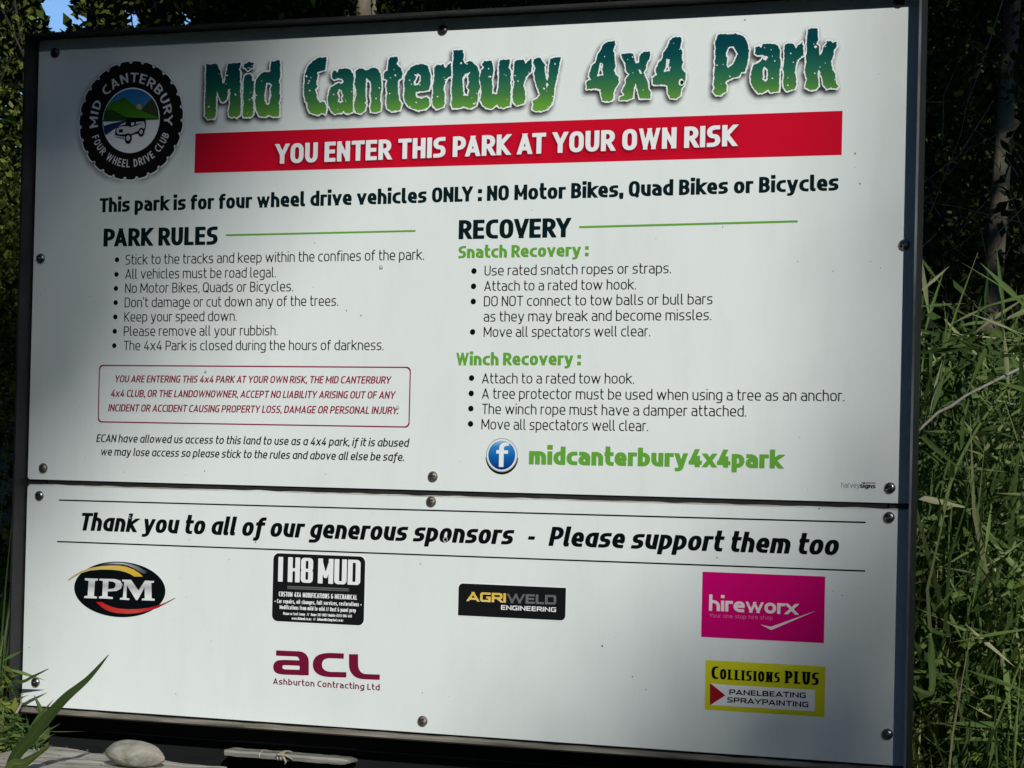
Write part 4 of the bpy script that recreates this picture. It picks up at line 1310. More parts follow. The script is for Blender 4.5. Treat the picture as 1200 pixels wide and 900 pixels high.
def leaves_obj(name, P, size, mat, parent=None, loc=None, aspect=.55, up=.35, seed=0, tint_bias=0.0):
    """many small folded leaves: P (n,3) points"""
    r = np.random.default_rng(seed)
    n = len(P)
    if n == 0: return None
    d = r.normal(size=(n, 3)); d[:, 2] -= .25; d /= np.linalg.norm(d, axis=1)[:, None]
    nn = r.normal(size=(n, 3)); nn[:, 2] += up * 2
    sdv = np.cross(d, nn); sdv /= np.linalg.norm(sdv, axis=1)[:, None]
    nn = np.cross(sdv, d)
    L = (size * r.uniform(.6, 1.35, n))[:, None]
    wd = L * aspect * .5
    a = P; m1 = P + d * L * .45 + sdv * wd - nn * L * .06; m2 = P + d * L * .45 - sdv * wd - nn * L * .06; tip = P + d * L - nn * L * .16
    V = np.stack([a, m1, tip, m2], 1).reshape(-1, 3)
    me = bpy.data.meshes.new(name)
    me.vertices.add(4 * n); me.vertices.foreach_set('co', V.ravel())
    me.loops.add(6 * n); me.polygons.add(2 * n)
    b = (np.arange(n) * 4)[:, None]
    li = np.concatenate([b, b + 1, b + 2, b, b + 2, b + 3], 1).ravel()
    me.loops.foreach_set('vertex_index', li.astype(np.int32))
    me.polygons.foreach_set('loop_start', (np.arange(2 * n) * 3).astype(np.int32))
    me.materials.append(mat)
    t = np.clip(r.beta(1.6, 2.4, n) + tint_bias, 0, 1)
    at_ = me.attributes.new('tint', 'FLOAT', 'POINT'); at_.data.foreach_set('value', np.repeat(t, 4).astype(np.float32))
    me.update(calc_edges=True)
    o = bpy.data.objects.new(name, me); COL.objects.link(o)
    if parent: o.parent = parent
    if loc is not None: o.location = loc
    return o


RM = np.array([list(ax_r), list(ax_d), list(ax_f)])


def in_gap(P):
    """true where foliage would close the open patches of sky between the branches"""
    q = (P - np.array(CAMLOC)) @ RM.T
    px = 600 + FPX * q[:, 0] / q[:, 2]; py = 509.3 + FPX * q[:, 1] / q[:, 2]
    j = np.array([noise.noise(Vector((a * .09, b * .09, 0))) for a, b in zip(px, py)])
    g1 = ((px - 67) / 25) ** 2 + ((py - 14) / 34) ** 2 + j * 1.2 < 1.0
    g2 = ((px - 101) / 7) ** 2 + ((py - 26) / 16) ** 2 + j < 1
    g3 = ((px - 218) / 8) ** 2 + ((py - 24) / 12) ** 2 + j < 1
    g4 = ((px - 156) / 9) ** 2 + ((py - 22) / 16) ** 2 + j * 1.6 < .9
    # nothing grows in front of the two trunks the sun picks out
    g5 = (np.abs(px - 436 + j * 6) < 17) & (py < 32) & (P[:, 1] < 6.36)
    g6 = (np.abs(px - 1153) < 13 + j * 22) & (py > 95) & (py < 305) & (P[:, 1] < 3.58)
    u = P[:, 0] + .65 * P[:, 1]; v = P[:, 2] - ZB + .6 * P[:, 1]
    g7 = ((u - 1.66) ** 2 / .03 + (v - 6.18) ** 2 / .25 < 1) & (P[:, 1] < 6.3)
    g8 = ((u - 3.0) ** 2 / .02 + (v - 3.33) ** 2 / .13 < 1 + j * 1.2) & (P[:, 1] < 3.5)
    g9 = ((u + .12) ** 2 / .09 + (v - 3.55) ** 2 / .14 < 1 + j) & (P[:, 1] < 2.9)
    return g1 | g2 | g3 | g4 | g5 | g6 | g7 | g8 | g9


def clumpy(n, c, rad, k=14, spread=.42, seed=0):
    """points gathered round k clump centres inside an ellipsoid: gives gaps and dark hollows"""
    r = np.random.default_rng(seed)
    cen = r.normal(size=(k, 3)); cen /= np.linalg.norm(cen, axis=1)[:, None]
    cen *= r.uniform(.35, 1, (k, 1)) ** .5
    idx = r.integers(0, k, n)
    p = cen[idx] + r.normal(size=(n, 3)) * spread * r.uniform(.4, 1, (k, 1))[idx]
    return p * np.array(rad) + np.array(c)


def tree(name, label, x, y, h, rad, crown_c, crown_r, nleaf, leaf, mats, group, seed, trunk_lean=(0, 0), trees_gap=True, k=16, limbs=7):
    r = random.Random(seed)
    zb = ground_h(x, y) - .15
    t = tag(empty(name, (x, y, zb)), label, 'tree', group)
    mb = MB()
    pts = []
    for i in range(9):
        u = i / 8
        pts.append((trunk_lean[0] * u + .05 * noise.noise(Vector((seed, u * 2.2, 0))) * h * .3, trunk_lean[1] * u + .05 * noise.noise(Vector((seed, u * 2, 9))) * h * .3, h * u))
    mb.tube(pts, [rad * (1 - .72 * i / 8) * (1.25 if i == 0 else 1) for i in range(9)], 12, rough=.18)
    mb.build('trunk', mats[0], t, smooth=True)
    cc = Vector(crown_c) - Vector((x, y, zb))
    for q in range(limbs):
        i = r.randint(3, 7)
        p = Vector(pts[i])
        e = cc + Vector((r.uniform(-1, 1) * crown_r[0] * .8, r.uniform(-1, 1) * crown_r[1] * .8, r.uniform(-.8, .8) * crown_r[2]))
        mid = (p + e) / 2 + Vector((r.uniform(-.1, .1), r.uniform(-.1, .1), r.uniform(.0, .2))) * (e - p).length
        P_ = [p, p * .6 + mid * .4 + Vector((0, 0, .03)), mid, mid * .5 + e * .5, e]
        if trees_gap and in_gap(np.array([list(q_ + Vector((x, y, zb))) for q_ in (mid, e, (p + mid) / 2, (mid + e) / 2)])).any(): continue
        MB().tube(P_, [rad * .34, rad * .27, rad * .2, rad * .13, rad * .05], 6, rough=.2).build('limb', mats[0], t, smooth=True)
    P = clumpy(nleaf, tuple(cc), crown_r, k=k, seed=seed)
    W_ = P + np.array([x, y, zb])
    if trees_gap: P = P[~in_gap(W_)]
    leaves_obj('crown', P, leaf, mats[1], t, seed=seed)
    return t


# --- the grove behind the board
G_TREES = 'trees standing behind the board'
TR = [  # px of trunk, depth Y, height, radius, crown centre dz, radii, leaves, label
    (8, 3.3, 3.6, .02, (0, 0, 2.35), (.55, .5, .75), 27000, 'sunlit yellow-green tree at the left edge, left of the frame corner', M_BARKD, M_LEAFY, .022),
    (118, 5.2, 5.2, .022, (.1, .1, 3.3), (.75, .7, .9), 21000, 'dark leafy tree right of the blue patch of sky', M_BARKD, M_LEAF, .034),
    (140, 6.2, 6.0, .045, (.1, .4, 3.9), (.9, .8, 1.0), 18000, 'dark trunked tree behind the board above the round badge', M_BARKD, M_LEAF, .034),
    (184, 5.8, 6.0, .04, (.2, .3, 3.7), (.8, .8, .9), 15000, 'slim dark tree behind the board above the word Mid', M_BARKD, M_LEAF, .034),
    (240, 7.5, 6.4, .06, (.2, .3, 4.3), (1.1, .9, 1.1), 19500, 'dark tree behind the board left of the pale trunk', M_BARKD, M_LEAF, .038),
    (333, 6.6, 6.0, .045, (.2, .5, 4.0), (1.0, .9, 1.0), 19500, 'thin dark tree behind the board, nearest left of the pale trunk', M_BARKD, M_LEAF, .034),
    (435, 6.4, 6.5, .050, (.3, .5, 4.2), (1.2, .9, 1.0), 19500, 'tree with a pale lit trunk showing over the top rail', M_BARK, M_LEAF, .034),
    (560, 7.6, 6.5, .10, (.2, .2, 4.2), (1.3, 1., 1.2), 21000, 'dark tree over the middle of the top rail', M_BARKD, M_LEAF, .038),
    (760, 7.2, 6.5, .10, (.2, .2, 4.1), (1.4, 1., 1.3), 21000, 'dark tree behind the board over its right half', M_BARKD, M_LEAF, .038),
    (930, 6.6, 6.5, .09, (.2, .2, 3.9), (1.3, 1., 1.4), 21000, 'dark tree behind the right end of the top rail', M_BARKD, M_LEAF, .038),
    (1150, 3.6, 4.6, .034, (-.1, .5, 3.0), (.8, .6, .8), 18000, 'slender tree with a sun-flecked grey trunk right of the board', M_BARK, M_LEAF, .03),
]
for i, (px, Y, h, rad, cd, cr, nl, lab, bm, lm, ls) in enumerate(TR):
    p = at(px, 100, Y)
    zb = ground_h(p.x, Y)
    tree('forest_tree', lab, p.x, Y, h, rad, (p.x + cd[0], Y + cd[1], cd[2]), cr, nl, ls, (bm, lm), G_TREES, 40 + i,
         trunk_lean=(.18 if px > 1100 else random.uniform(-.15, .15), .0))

# --- shaded undergrowth and the far wood, each a mass nobody could count
def mass(name, boxes, leaf, mat, seed, aspect=.55, bias=0.0):
    r = np.random.default_rng(seed)
    P = []
    for (n, x0, x1, y0, y1, z0, z1) in boxes:
        q = np.stack([r.uniform(x0, x1, n), r.uniform(y0, y1, n), r.uniform(z0, z1, n)], 1)
        P.append(q)
    P = np.concatenate(P)
    keep = np.array([noise.noise(Vector((a * 1.1, b * 1.1, c * 1.6))) > -.18 for a, b, c in P])
    P = P[keep]
    P = P[~in_gap(P)]
    o = leaves_obj(name, P, leaf, mat, seed=seed, aspect=aspect, tint_bias=bias)
    tag(o, kind='stuff')
    return o


mass('far_wood', [(190000, -11, 2, 10.5, 15, 1.2, 6.8), (60000, -12, 4, 15, 17, 1.0, 8)], .11, M_LEAF, 3)
mass('undergrowth', [(60000, -4.5, 2.6, 2.6, 5.6, .9, 2.6), (16000, -1.5, 2.0, .9, 2.4, .75, 1.35)], .04, M_LEAF, 4)

# bare twigs in the dark thicket on the right
r_ = random.Random(5)
mb = MB()
for i in range(46):
    p = at(r_.uniform(1085, 1230), r_.uniform(-20, 420), r_.uniform(1.6, 4.0))
    d = Vector((r_.uniform(-1, 1), r_.uniform(-.5, .5), r_.uniform(-1.2, 1.2))).normalized() * r_.uniform(.08, .4)
    mb.tube([p, p + d * .5 + Vector((r_.uniform(-.02, .02), 0, r_.uniform(-.03, .03))), p + d], [.0012, .0010, .0004], 5)
M_TWIG = rough_mat('pale_dead_twig', [(0.3, (0.14, 0.12, 0.085)), (0.6, (0.33, 0.30, 0.23))], 30, .8, .3)
tag(mb.build('dead_twigs', M_TWIG), kind='stuff')


# --- long grass
def blades(name, pts, mat, seed, hmin, hmax, wmin, wmax, lean=.35, drp=.55, zfun=ground_h, kind='stuff', bias=0.0):
    r = np.random.default_rng(seed)
    V = []; F = []; T = []
    for (x, y) in pts:
        z = zfun(x, y) - .02
        H = r.uniform(hmin, hmax); wd = r.uniform(wmin, wmax)
        a = r.uniform(0, 2 * math.pi); bend = r.uniform(.1, 1.0) ** 1.3 * lean * H * 1.6
        fa = a + r.uniform(-.6, .6) + math.pi / 2
        n0 = len(V); seg = 6
        tt = float(np.clip(r.beta(1.8, 2.6) + bias, 0, 1)) if r.random() > .10 else r.uniform(.88, 1.0)
        droop = r.uniform(.0, 1.0) ** 1.6 * drp * H
        for k in range(seg + 1):
            u = k / seg
            cx = x + math.cos(a) * bend * u ** 2; cy = y + math.sin(a) * bend * u ** 2
            cz = z + H * u - droop * u ** 3.2
            if x > .5: cy = max(cy, .07 + .02 * u)
            hw = wd * .5 * (1 - u ** 2.4) * (.7 + .6 * math.sin(min(1, u * 1.6) * 1.57)) + .0002
            V.append((cx - math.cos(fa) * hw, cy - math.sin(fa) * hw, cz)); V.append((cx + math.cos(fa) * hw, cy + math.sin(fa) * hw, cz))
            T += [tt, tt]
        for k in range(seg): F.append((n0 + 2 * k, n0 + 2 * k + 1, n0 + 2 * k + 3, n0 + 2 * k + 2))
    o = mesh_obj(name, V, F, mat, smooth=True, attr={'tint': T})
    if kind: tag(o, kind=kind)
    return o


gp = [(rng.uniform(.8, 2.1), rng.uniform(.5, 2.6)) for _ in range(9000)]
gp += [(at(rng.uniform(1050, 1260), 600, Y_).x, Y_) for Y_ in rng.uniform(.20, 1.1, 12000)]
blades('long_grass', gp[:9000], M_GRASS, 11, .30, .95, .003, .008, lean=.8, drp=.9)
blades('long_grass', gp[9000:16000], M_GRASS, 13, .35, 1.02, .004, .0095, lean=.62, drp=.62, bias=.16)
blades('long_grass', gp[16000:], M_GRASS, 14, .15, .75, .004, .010, lean=1.2, drp=1.0, bias=.10)
gp = [(rng.uniform(-1.4, .0), rng.uniform(-.4, 2.0)) for _ in range(2600)]
gp = [q for q in gp if not (q[1] < .1 and q[0] > -.12)]
blades('long_grass', gp, M_GRASS, 12, .15, .42, .003, .008, lean=.5)


gp = [(at(r9_.uniform(-30, 42), 900, Y_).x, Y_) for r9_, Y_ in ((random.Random(k * 7 + 1), random.Random(k * 5 + 2).uniform(-.12, .25)) for k in range(340))]
gp = [q for q in gp if q[0] < -.012 or q[1] > .12]
blades('long_grass', gp, M_GRASS, 15, .55, 1.05, .002, .0055, lean=.22, drp=.25, bias=.2)
r7 = np.random.default_rng(31)
q7 = np.array([list(at(r7.uniform(-14, 48) if k % 3 else r7.uniform(-16, 6), r7.uniform(852, 908) if k % 3 else r7.uniform(775, 880), r7.uniform(-.12, -.045))) for k in range(210)])
tag(leaves_obj('grass_foliage', q7, .048, M_GRASS, seed=32, aspect=.09, up=.1, tint_bias=-.05), kind='stuff')
tag(leaves_obj('weed_foliage', q7[::3] + np.array([.01, .01, -.012]), .022, M_LEAFY, seed=33, aspect=.4, up=.2), kind='stuff')


# --- broad bladed grass plant in front of the lower left corner, each large blade a part
def long_leaf(path, widths, mat, parent, name='leaf', fold=.25, tint=.4, facing=None, seg=26, cross=4):
    """a keeled, veined grass blade through given points"""
    P = [Vector(p) for p in path]
    sd0 = random.uniform(0, 50)

    def cr(t):
        n = len(P) - 1; i = min(int(t * n), n - 1); u = t * n - i
        p0 = P[max(i - 1, 0)]; p1 = P[i]; p2 = P[i + 1]; p3 = P[min(i + 2, n)]
        return .5 * ((2 * p1) + (-p0 + p2) * u + (2 * p0 - 5 * p1 + 4 * p2 - p3) * u * u + (-p0 + 3 * p1 - 3 * p2 + p3) * u ** 3)
    V = []; F = []; T = []
    m = cross + 1
    for k in range(seg + 1):
        t = k / seg
        c = cr(t); d = (cr(min(1, t + .01)) - cr(max(0, t - .01))).normalized()
        fc = Vector(facing or (0.4, -1, .2)).normalized()
        sd_ = d.cross(fc).normalized(); nn = sd_.cross(d)
        wt = t * (len(widths) - 1); i = min(int(wt), len(widths) - 2)
        hw = .5 * (widths[i] * (1 - (wt - i)) + widths[i + 1] * (wt - i))
        for q in range(m):
            s_ = -1 + 2 * q / cross
            rib = .0004 * math.sin(q * 2.6) * (1 if cross > 4 else 0)
            edge = hw * (s_ + (.06 * noise.noise(Vector((t * 22, s_, sd0))) if abs(s_) == 1 else 0))
            V.append(c + sd_ * edge + nn * (-abs(s_) * hw * fold + rib) + nn * .0008 * math.sin(t * 9 + s_ * 2))
            v_ = tint + .10 * noise.noise(Vector((t * 5, s_ * 3, sd0))) + (.16 if s_ == 0 else 0) + (.10 * math.sin(q * 2.6) if cross > 4 else 0)
            if t > .93: v_ += (t - .93) * 5
            T.append(max(0, min(1, v_)))
    for k in range(seg):
        for q in range(cross):
            a = k * m + q
            F.append((a, a + 1, a + m + 1, a + m))
    return mesh_obj(name, V, F, mat, parent, smooth=True, attr={'tint': T})


M_BLADE = leaf_material('broad_grass_blade', [(0, (.028, .050, .016)), (.5, (.06, .10, .028)), (1, (.22, .24, .09))], .3)
base = at(8, 905, -.32); base.z = ground_h(base.x, base.y) - .02
plant = tag(empty('grass_plant', base), 'broad bladed grass plant whose long leaf crosses the lower left corner of the board', 'grass plant')


def rel(pts): return [Vector(p) - base for p in pts]


long_leaf(rel([at(2, 990, -.34), at(12, 900, -.34), at(38, 862, -.34), at(72, 822, -.34), at(103, 795, -.33), at(127.5, 767, -.32)]), [.010, .013, .0145, .0135, .010, .0055, .0004], M_BLADE, plant, tint=.16, seg=50, cross=12)
long_leaf(rel([at(-8, 1010, -.36), at(8, 908, -.37), at(30, 893, -.38), at(60, 873, -.40)]), [.011, .013, .011, .001], M_BLADE, plant, tint=.6, cross=10)
long_leaf(rel([at(-40, 900, -.05), at(-8, 798, -.06), at(24, 799, -.065), at(38, 793, -.066), at(57, 783.5, -.066)]), [.004, .004, .0045, .004, .0004], M_BLADE, plant, tint=.35)
long_leaf(rel([at(30, 940, -.03), at(50, 880, -.03), at(52, 845, -.03), at(40, 815, -.035)]), [.008, .012, .010, .001], M_BLADE, plant, tint=.6)
long_leaf(rel([at(-6, 960, -.05), at(2, 850, -.06), at(-2, 790, -.07), at(4, 745, -.07)]), [.005, .006, .005, .0005], M_BLADE, plant, tint=.8)
long_leaf(rel([at(-25, 960, -.10), at(-10, 880, -.1), at(10, 852, -.1), at(26, 836, -.1)]), [.006, .007, .006, .0005], M_BLADE, plant, tint=.2)
long_leaf(rel([at(-30, 900, -.03), at(-14, 806, -.05), at(10, 796, -.05), at(25, 788, -.05)]), [.003, .004, .003, .0004], M_BLADE, plant, tint=.5)
# pale crooked dead stem at the corner
pd = [at(9, 960, -.05), at(12, 893, -.05), at(13, 866, -.05), at(18, 850, -.05), at(19, 836, -.045), at(25, 825, -.04), at(25.5, 810, -.035)]
o = MB().tube(pd, [.0026, .0024, .0026, .0022, .0022, .0015, .0008], 7, rough=.5).build('dead_stem', M_TWIG, smooth=True)
tag(o, 'pale crooked dead stem climbing past the lower left corner of the frame', 'stem')

# --- right side: long fallen stem, tall stalks and leafy weeds
st1 = [at(1068, 512, .10), at(1078, 503, .12), at(1100, 483, .13), at(1115, 476, .13), at(1133, 463, .14), at(1165, 447, .15), at(1205, 427, .17), at(1260, 405, .2)]
o = MB().tube(st1, [.0010, .0017, .0016, .0019, .0017, .0020, .0019, .002], 8, rough=.6).build('dead_stem', rough_mat('bleached_stem', [(0.3, (.26, .23, .18)), (.7, (.52, .49, .42))], 60, .7, .3), smooth=True)
for q, (px, py) in enumerate(((1091, 491), (1112, 477), (1146, 455))):
    pass
tag(o, 'bleached dead stem slanting across the grass right of the board', 'stem')
for k, (path, wd_, lab) in enumerate((
        ([at(1096, 640, .2), at(1118, 555, .2), at(1160, 480, .2), at(1205, 428, .22)], [.004, .0045, .003, .001], 'long green stalk leaning right just under the bleached stem'),
        ([at(1098, 470, .3), at(1110, 400, .3), at(1128, 345, .3), at(1146, 296, .3)], [.003, .003, .002, .0006], 'tall thin stalk rising above the grass beside the right upright'),
        ([at(1062, 800, .12), at(1090, 812, .12), at(1092, 770, .12), at(1090, 742, .12)], [.005, .008, .0085, .003], 'hanging grey-green blade close to the right upright near the bottom'))):
    bb = Vector(path[0]); rt = tag(empty('grass_stalk', bb), lab, 'grass stalk')
    long_leaf([Vector(p) - bb for p in path], wd_, M_GRASS, rt, 'blade', tint=.72 if k < 2 else .55)


# low leafy growth tangled through the grass
r9 = np.random.default_rng(77)
q9 = []
for _ in range(300):
    c9 = at(r9.uniform(1070, 1235), r9.uniform(385, 900), r9.uniform(.20, .75))
    n9 = int(r9.integers(6, 20))
    q9.append(np.array(list(c9)) + r9.normal(size=(n9, 3)) * np.array([.035, .035, .045]))
q9 = np.concatenate(q9)
q9 = q9[q9[:, 1] > .12]
k9 = r9.random(len(q9))
tag(leaves_obj('grass_foliage', q9[k9 < .52], .10, M_GRASS, seed=78, aspect=.065, up=.1, tint_bias=.16), kind='stuff')
tag(leaves_obj('weed_foliage', q9[k9 > .84], .038, M_WEED, seed=79, aspect=.26, up=.1, tint_bias=-.12), kind='stuff')


def weed(px, py, Y, h, nl, size, label, tint, seed, narrow=.42):
    r = random.Random(seed)
    p = at(px, py, Y)
    zb = ground_h(p.x, p.y)
    t = tag(empty('leafy_weed', (p.x, p.y, zb)), label, 'weed', 'leafy weeds in the grass right of the board')
    H = p.z - zb
    MB().tube([(r.uniform(-.25, .25), r.uniform(-.02, .2), -.02), (r.uniform(-.03, .03), .02, H * .5), (0, 0, H)], [.002, .0015, .0010], 6).build('stem', M_WEED, t, smooth=True)
    for k in range(nl):
        z = H * (1 - (.055 if nl > 10 else .08) * (k // 2) * (.7 + .6 * r.random()))
        a = k * 2.4 + r.uniform(-.5, .5)
        L = size * (0.6 + .10 * (k // 3)) * r.uniform(.7, 1.3)
        dx, dy = math.cos(a), math.sin(a)
        up = r.uniform(-.5, .75)
        sgx, sgy = r.uniform(-.2, .2), r.uniform(-.2, .2)
        long_leaf([(0, 0, z), (dx * L * .35, dy * L * .35, z + L * up * .4), (dx * L * .7 + sgx * L * .5, dy * L * .7 + sgy * L * .5, z + L * up * .55), (dx * L * .95 + sgx * L, dy * L * .95 + sgy * L, z + L * (up * .6 - .2))],
                  [.002, L * narrow, L * narrow * .75, .0006], M_WEED, t, 'leaf', fold=r.uniform(.15, .5), tint=max(0, min(1, tint + r.uniform(-.35, .2))), facing=(r.uniform(-.5, .5), r.uniform(-1, .2), 1), seg=9)


weed(1133, 428, .25, .5, 16, .05, 'lime green weed with paired leaves beside the bleached stem', .9, 1, .55)
weed(1178, 400, .5, .5, 18, .055, 'bright leafy weed near the right edge above the bleached stem', .8, 2)
weed(1120, 415, .45, .5, 20, .05, 'darker leafy weed left of the lime green one', .35, 3)
weed(1186, 690, .2, .4, 12, .05, 'pale green weed low at the right edge', .95, 4, .5)
weed(1140, 352, .7, .5, 46, .055, 'feathery narrow leaved weed below the sun-flecked trunk', .5, 5, .13)
weed(1092, 390, .4, .5, 18, .045, 'small weed close against the right upright', .6, 6, .3)
weed(1165, 745, .22, .5, 12, .055, 'broad leaved weed low in the grass', .75, 7, .45)


# --- leaf tip hanging in above the top rail
p = at(367, -60, 1.2)
tw = tag(empty('hanging_twig', p), 'bright green leaf tip hanging into view above the top rail', 'twig')
MB().tube([(-.5, .25, .25), (-.2, .1, .10), (0, 0, .0)], [.006, .004, .0015], 6).build('stem', M_BARKD, tw, smooth=True)
long_leaf([Vector((0, 0, 0)), at(368, -30, 1.2) - p, at(366, -8, 1.2) - p, at(368, 9.5, 1.2) - p], [.004, .018, .016, .0005], M_WEED, tw, 'leaf', tint=.95)

# --- weathered timber under the lower left of the board with a river stone on it
M_TIMB = rough_mat('bleached_timber', [(0.30, (.06, .052, .04)), (0.40, (.24, .22, .18)), (0.55, (.42, .40, .34)), (0.75, (.60, .58, .51))], 30, .95, 1.0, stretch=(.30, 2.2, 3), detail=9, bdist=.004)
TZ = None
a_, b_ = at(58, 873.5, -.20), at(265, 899, -.30)
TZ = (a_.z + b_.z) / 2


def on_plane(px, py, z):
    d = ray(px, py); k = (z - CAMLOC.z) / d.z
    return CAMLOC + d * k


TZ = at(60, 873.5, -.06).z
A = on_plane(59, 873.5, TZ); B = on_plane(266, 898.5, TZ)
dirx = (B - A).normalized(); dirn = Vector((dirx.y, -dirx.x, 0))
tb = tag(empty('timber_bench', (A.x, A.y, 0)), 'bleached rough timber slab below the lower left of the board', 'bench')
print('timber', A, B, TZ)
v = []; f = []
nx_, ny_ = 90, 14
LNG = (B - A).length; WDT = .26
for i in range(nx_ + 1):
    for j in range(ny_ + 1):
        u = LNG * i / nx_; q = WDT * j / ny_
        zz = -.0035 * abs(noise.noise(Vector((u * 5, q * 70, 1)))) - .002 * noise.noise(Vector((u * 18, q * 30, 4)))
        if j == 0 or i == 0 or i == nx_: zz -= .0012 + .0015 * noise.noise(Vector((u * 25, q * 25, 2)))
        qq = q + (.005 * noise.noise(Vector((u * 12, 0, 7))) if j == 0 else 0)
        uu = u + (.008 * noise.noise(Vector((0, q * 30, 7))) if i in (0, nx_) else 0)
        w_ = dirx * uu + dirn * qq
        v.append((w_.x, w_.y, TZ + zz))
for i in range(nx_):
    for j in range(ny_):
        a = i * (ny_ + 1) + j
        f.append((a, a + 1, a + ny_ + 2, a + ny_ + 1))
edge = [i * (ny_ + 1) for i in range(nx_ + 1)] + [nx_ * (ny_ + 1) + j for j in range(1, ny_ + 1)] + [i * (ny_ + 1) + ny_ for i in range(nx_ - 1, -1, -1)] + [j for j in range(ny_ - 1, 0, -1)]
n0 = len(v)
for e in edge: v.append((v[e][0], v[e][1], TZ - .075 + .003 * noise.noise(Vector(v[e]) * 9)))
for k in range(len(edge)):
    k2 = (k + 1) % len(edge)
    f.append((edge[k], edge[k2], n0 + k2, n0 + k))
f.append(tuple(n0 + k for k in range(len(edge))))
mesh_obj('slab', v, f, M_TIMB, tb, smooth=False)
for u in (.03, LNG - .11):
    c = dirx * (u + .04) + dirn * (WDT * .5)
    MB().box((c.x - .045, c.y - .045, -.2), (c.x + .045, c.y + .045, TZ - .074), .003).build('post', M_TIMB, tb)

r8 = random.Random(12)
mb = MB()
for k in range(90):
    u = r8.uniform(.02, LNG - .02); q = r8.uniform(.025, WDT - .01)
    w_ = dirx * u + dirn * q; a = r8.uniform(.0004, .0014)
    mb.box((w_.x - a, w_.y - a * .7, TZ - .005), (w_.x + a, w_.y + a * .7, TZ - .001 + a * .5), a * .3)
tag(mb.build('grit', rough_mat('dark_grit', [(0.3, (.03, .025, .018)), (0.7, (.20, .17, .12))], 200, .9)), kind='stuff')

# river stone
M_STONE = rough_mat('river_stone', [(0.28, (.12, .11, .085)), (0.42, (.25, .24, .195)), (0.55, (.33, .32, .265)), (0.66, (.40, .34, .28)), (0.8, (.46, .44, .38))], 38, .9, 1.0, detail=10, bdist=.0025)
c = on_plane(159, 897, TZ)
bm = bmesh.new(); bmesh.ops.create_icosphere(bm, subdivisions=5, radius=1)
for vv in bm.verts:
    p = vv.co.copy()
    s_ = 1 + .10 * noise.noise(p * 1.3 + Vector((4, 2, 1))) + .02 * noise.noise(p * 4)
    x_, y_, z_ = p.x * s_, p.y * s_, p.z * s_
    z_ = z_ * (1 - .18 * x_) if z_ > 0 else z_ * .8
    # a flaked facet low on the right front
    dd = x_ * .55 - y_ * .75 - z_ * .25
    if dd > .72: k_ = (.72 - dd) * .8; x_ += .55 * k_; y_ -= .75 * k_; z_ -= .25 * k_
    vv.co = (x_ * .0375, y_ * .030, z_ * .0185)
me = bpy.data.meshes.new('river_stone'); bm.to_mesh(me); bm.free(); me.materials.append(M_STONE)
me.polygons.foreach_set('use_smooth', [True] * len(me.polygons))
o = bpy.data.objects.new('river_stone', me); COL.objects.link(o); o.location = (c.x, c.y, TZ + .0125); o.rotation_euler = (0, .05, .35)
tag(o, 'smooth oval grey river stone resting on the bleached timber', 'stone')

# split batten tied in front of the dark boards
a_, b_ = at(265, 881.5, .0), at(410.5, 893, .0)
bt = tag(empty('split_batten', a_), 'short grey split batten tied with wire below the board', 'batten')
D_ = b_ - a_; dn = D_.normalized()
v = []; f = []
n = 30
for i in range(n + 1):
    u = i / n
    c = D_ * u
    wob = .0008 * noise.noise(Vector((u * 14, 0, 0)))
    hh = .0040 + .0004 * noise.noise(Vector((u * 9, 3, 0)))
    if i == n: hh *= .35
    if i == n - 1: hh *= .8
    for (yy, zz) in ((-.004, -hh), (-.006, hh * .3), (-.004, hh), (.022, hh), (.022, -hh)):
        v.append((c.x, c.y + yy, c.z + zz + wob))
for i in range(n):
    for j in range(5):
        a = i * 5 + j; b = i * 5 + (j + 1) % 5
        f.append((a, b, b + 5, a + 5))
f.append((4, 3, 2, 1, 0)); f.append(tuple(n * 5 + j for j in range(5)))
M_BAT = rough_mat('grey_batten', [(0.3, (.10, .10, .09)), (0.55, (.24, .24, .21)), (0.8, (.42, .41, .35))], 30, .8, .8, stretch=(.3, 2, 3), bdist=.002)
mesh_obj('batten', v, f, M_BAT, bt)
M_TIE = rough_mat('straw_twine', [(0.3, (.28, .25, .18)), (0.7, (.50, .47, .36))], 80, .9, .3)
mb = MB()
for k, u in enumerate((.435, .45, .468, .487)):
    c = D_ * u
    ring = [(c.x + .003 * math.sin(t * 1.1 + k), c.y + .008 - .0165 * math.cos(t), c.z + .0062 * math.sin(t)) for t in [q * math.pi / 8 for q in range(17)]]
    mb.tube(ring, .0011, 6)
c = D_ * .5
mb.tube([(c.x - .006, c.y - .008, c.z + .003), (c.x, c.y - .011, c.z + .0005), (c.x + .003, c.y - .010, c.z - .005), (c.x + .001, c.y - .010, c.z - .0085)], [.0012, .0016, .0013, .0006], 6)
mb.tube([(c.x - .012, c.y - .009, c.z + .002), (c.x + .001, c.y - .011, c.z + .004), (c.x + .012, c.y - .009, c.z - .001)], [.001, .0014, .0008], 6)
mb.build('twine', M_TIE, bt, smooth=True)
mb = MB(); c = D_ * .29
mb.tube([(c.x, c.y + .008 - .0145 * math.cos(t), c.z + .0052 * math.sin(t)) for t in [q * math.pi / 8 for q in range(17)]], .0009, 6)
mb.build('wire', M_TIE, bt, smooth=True)

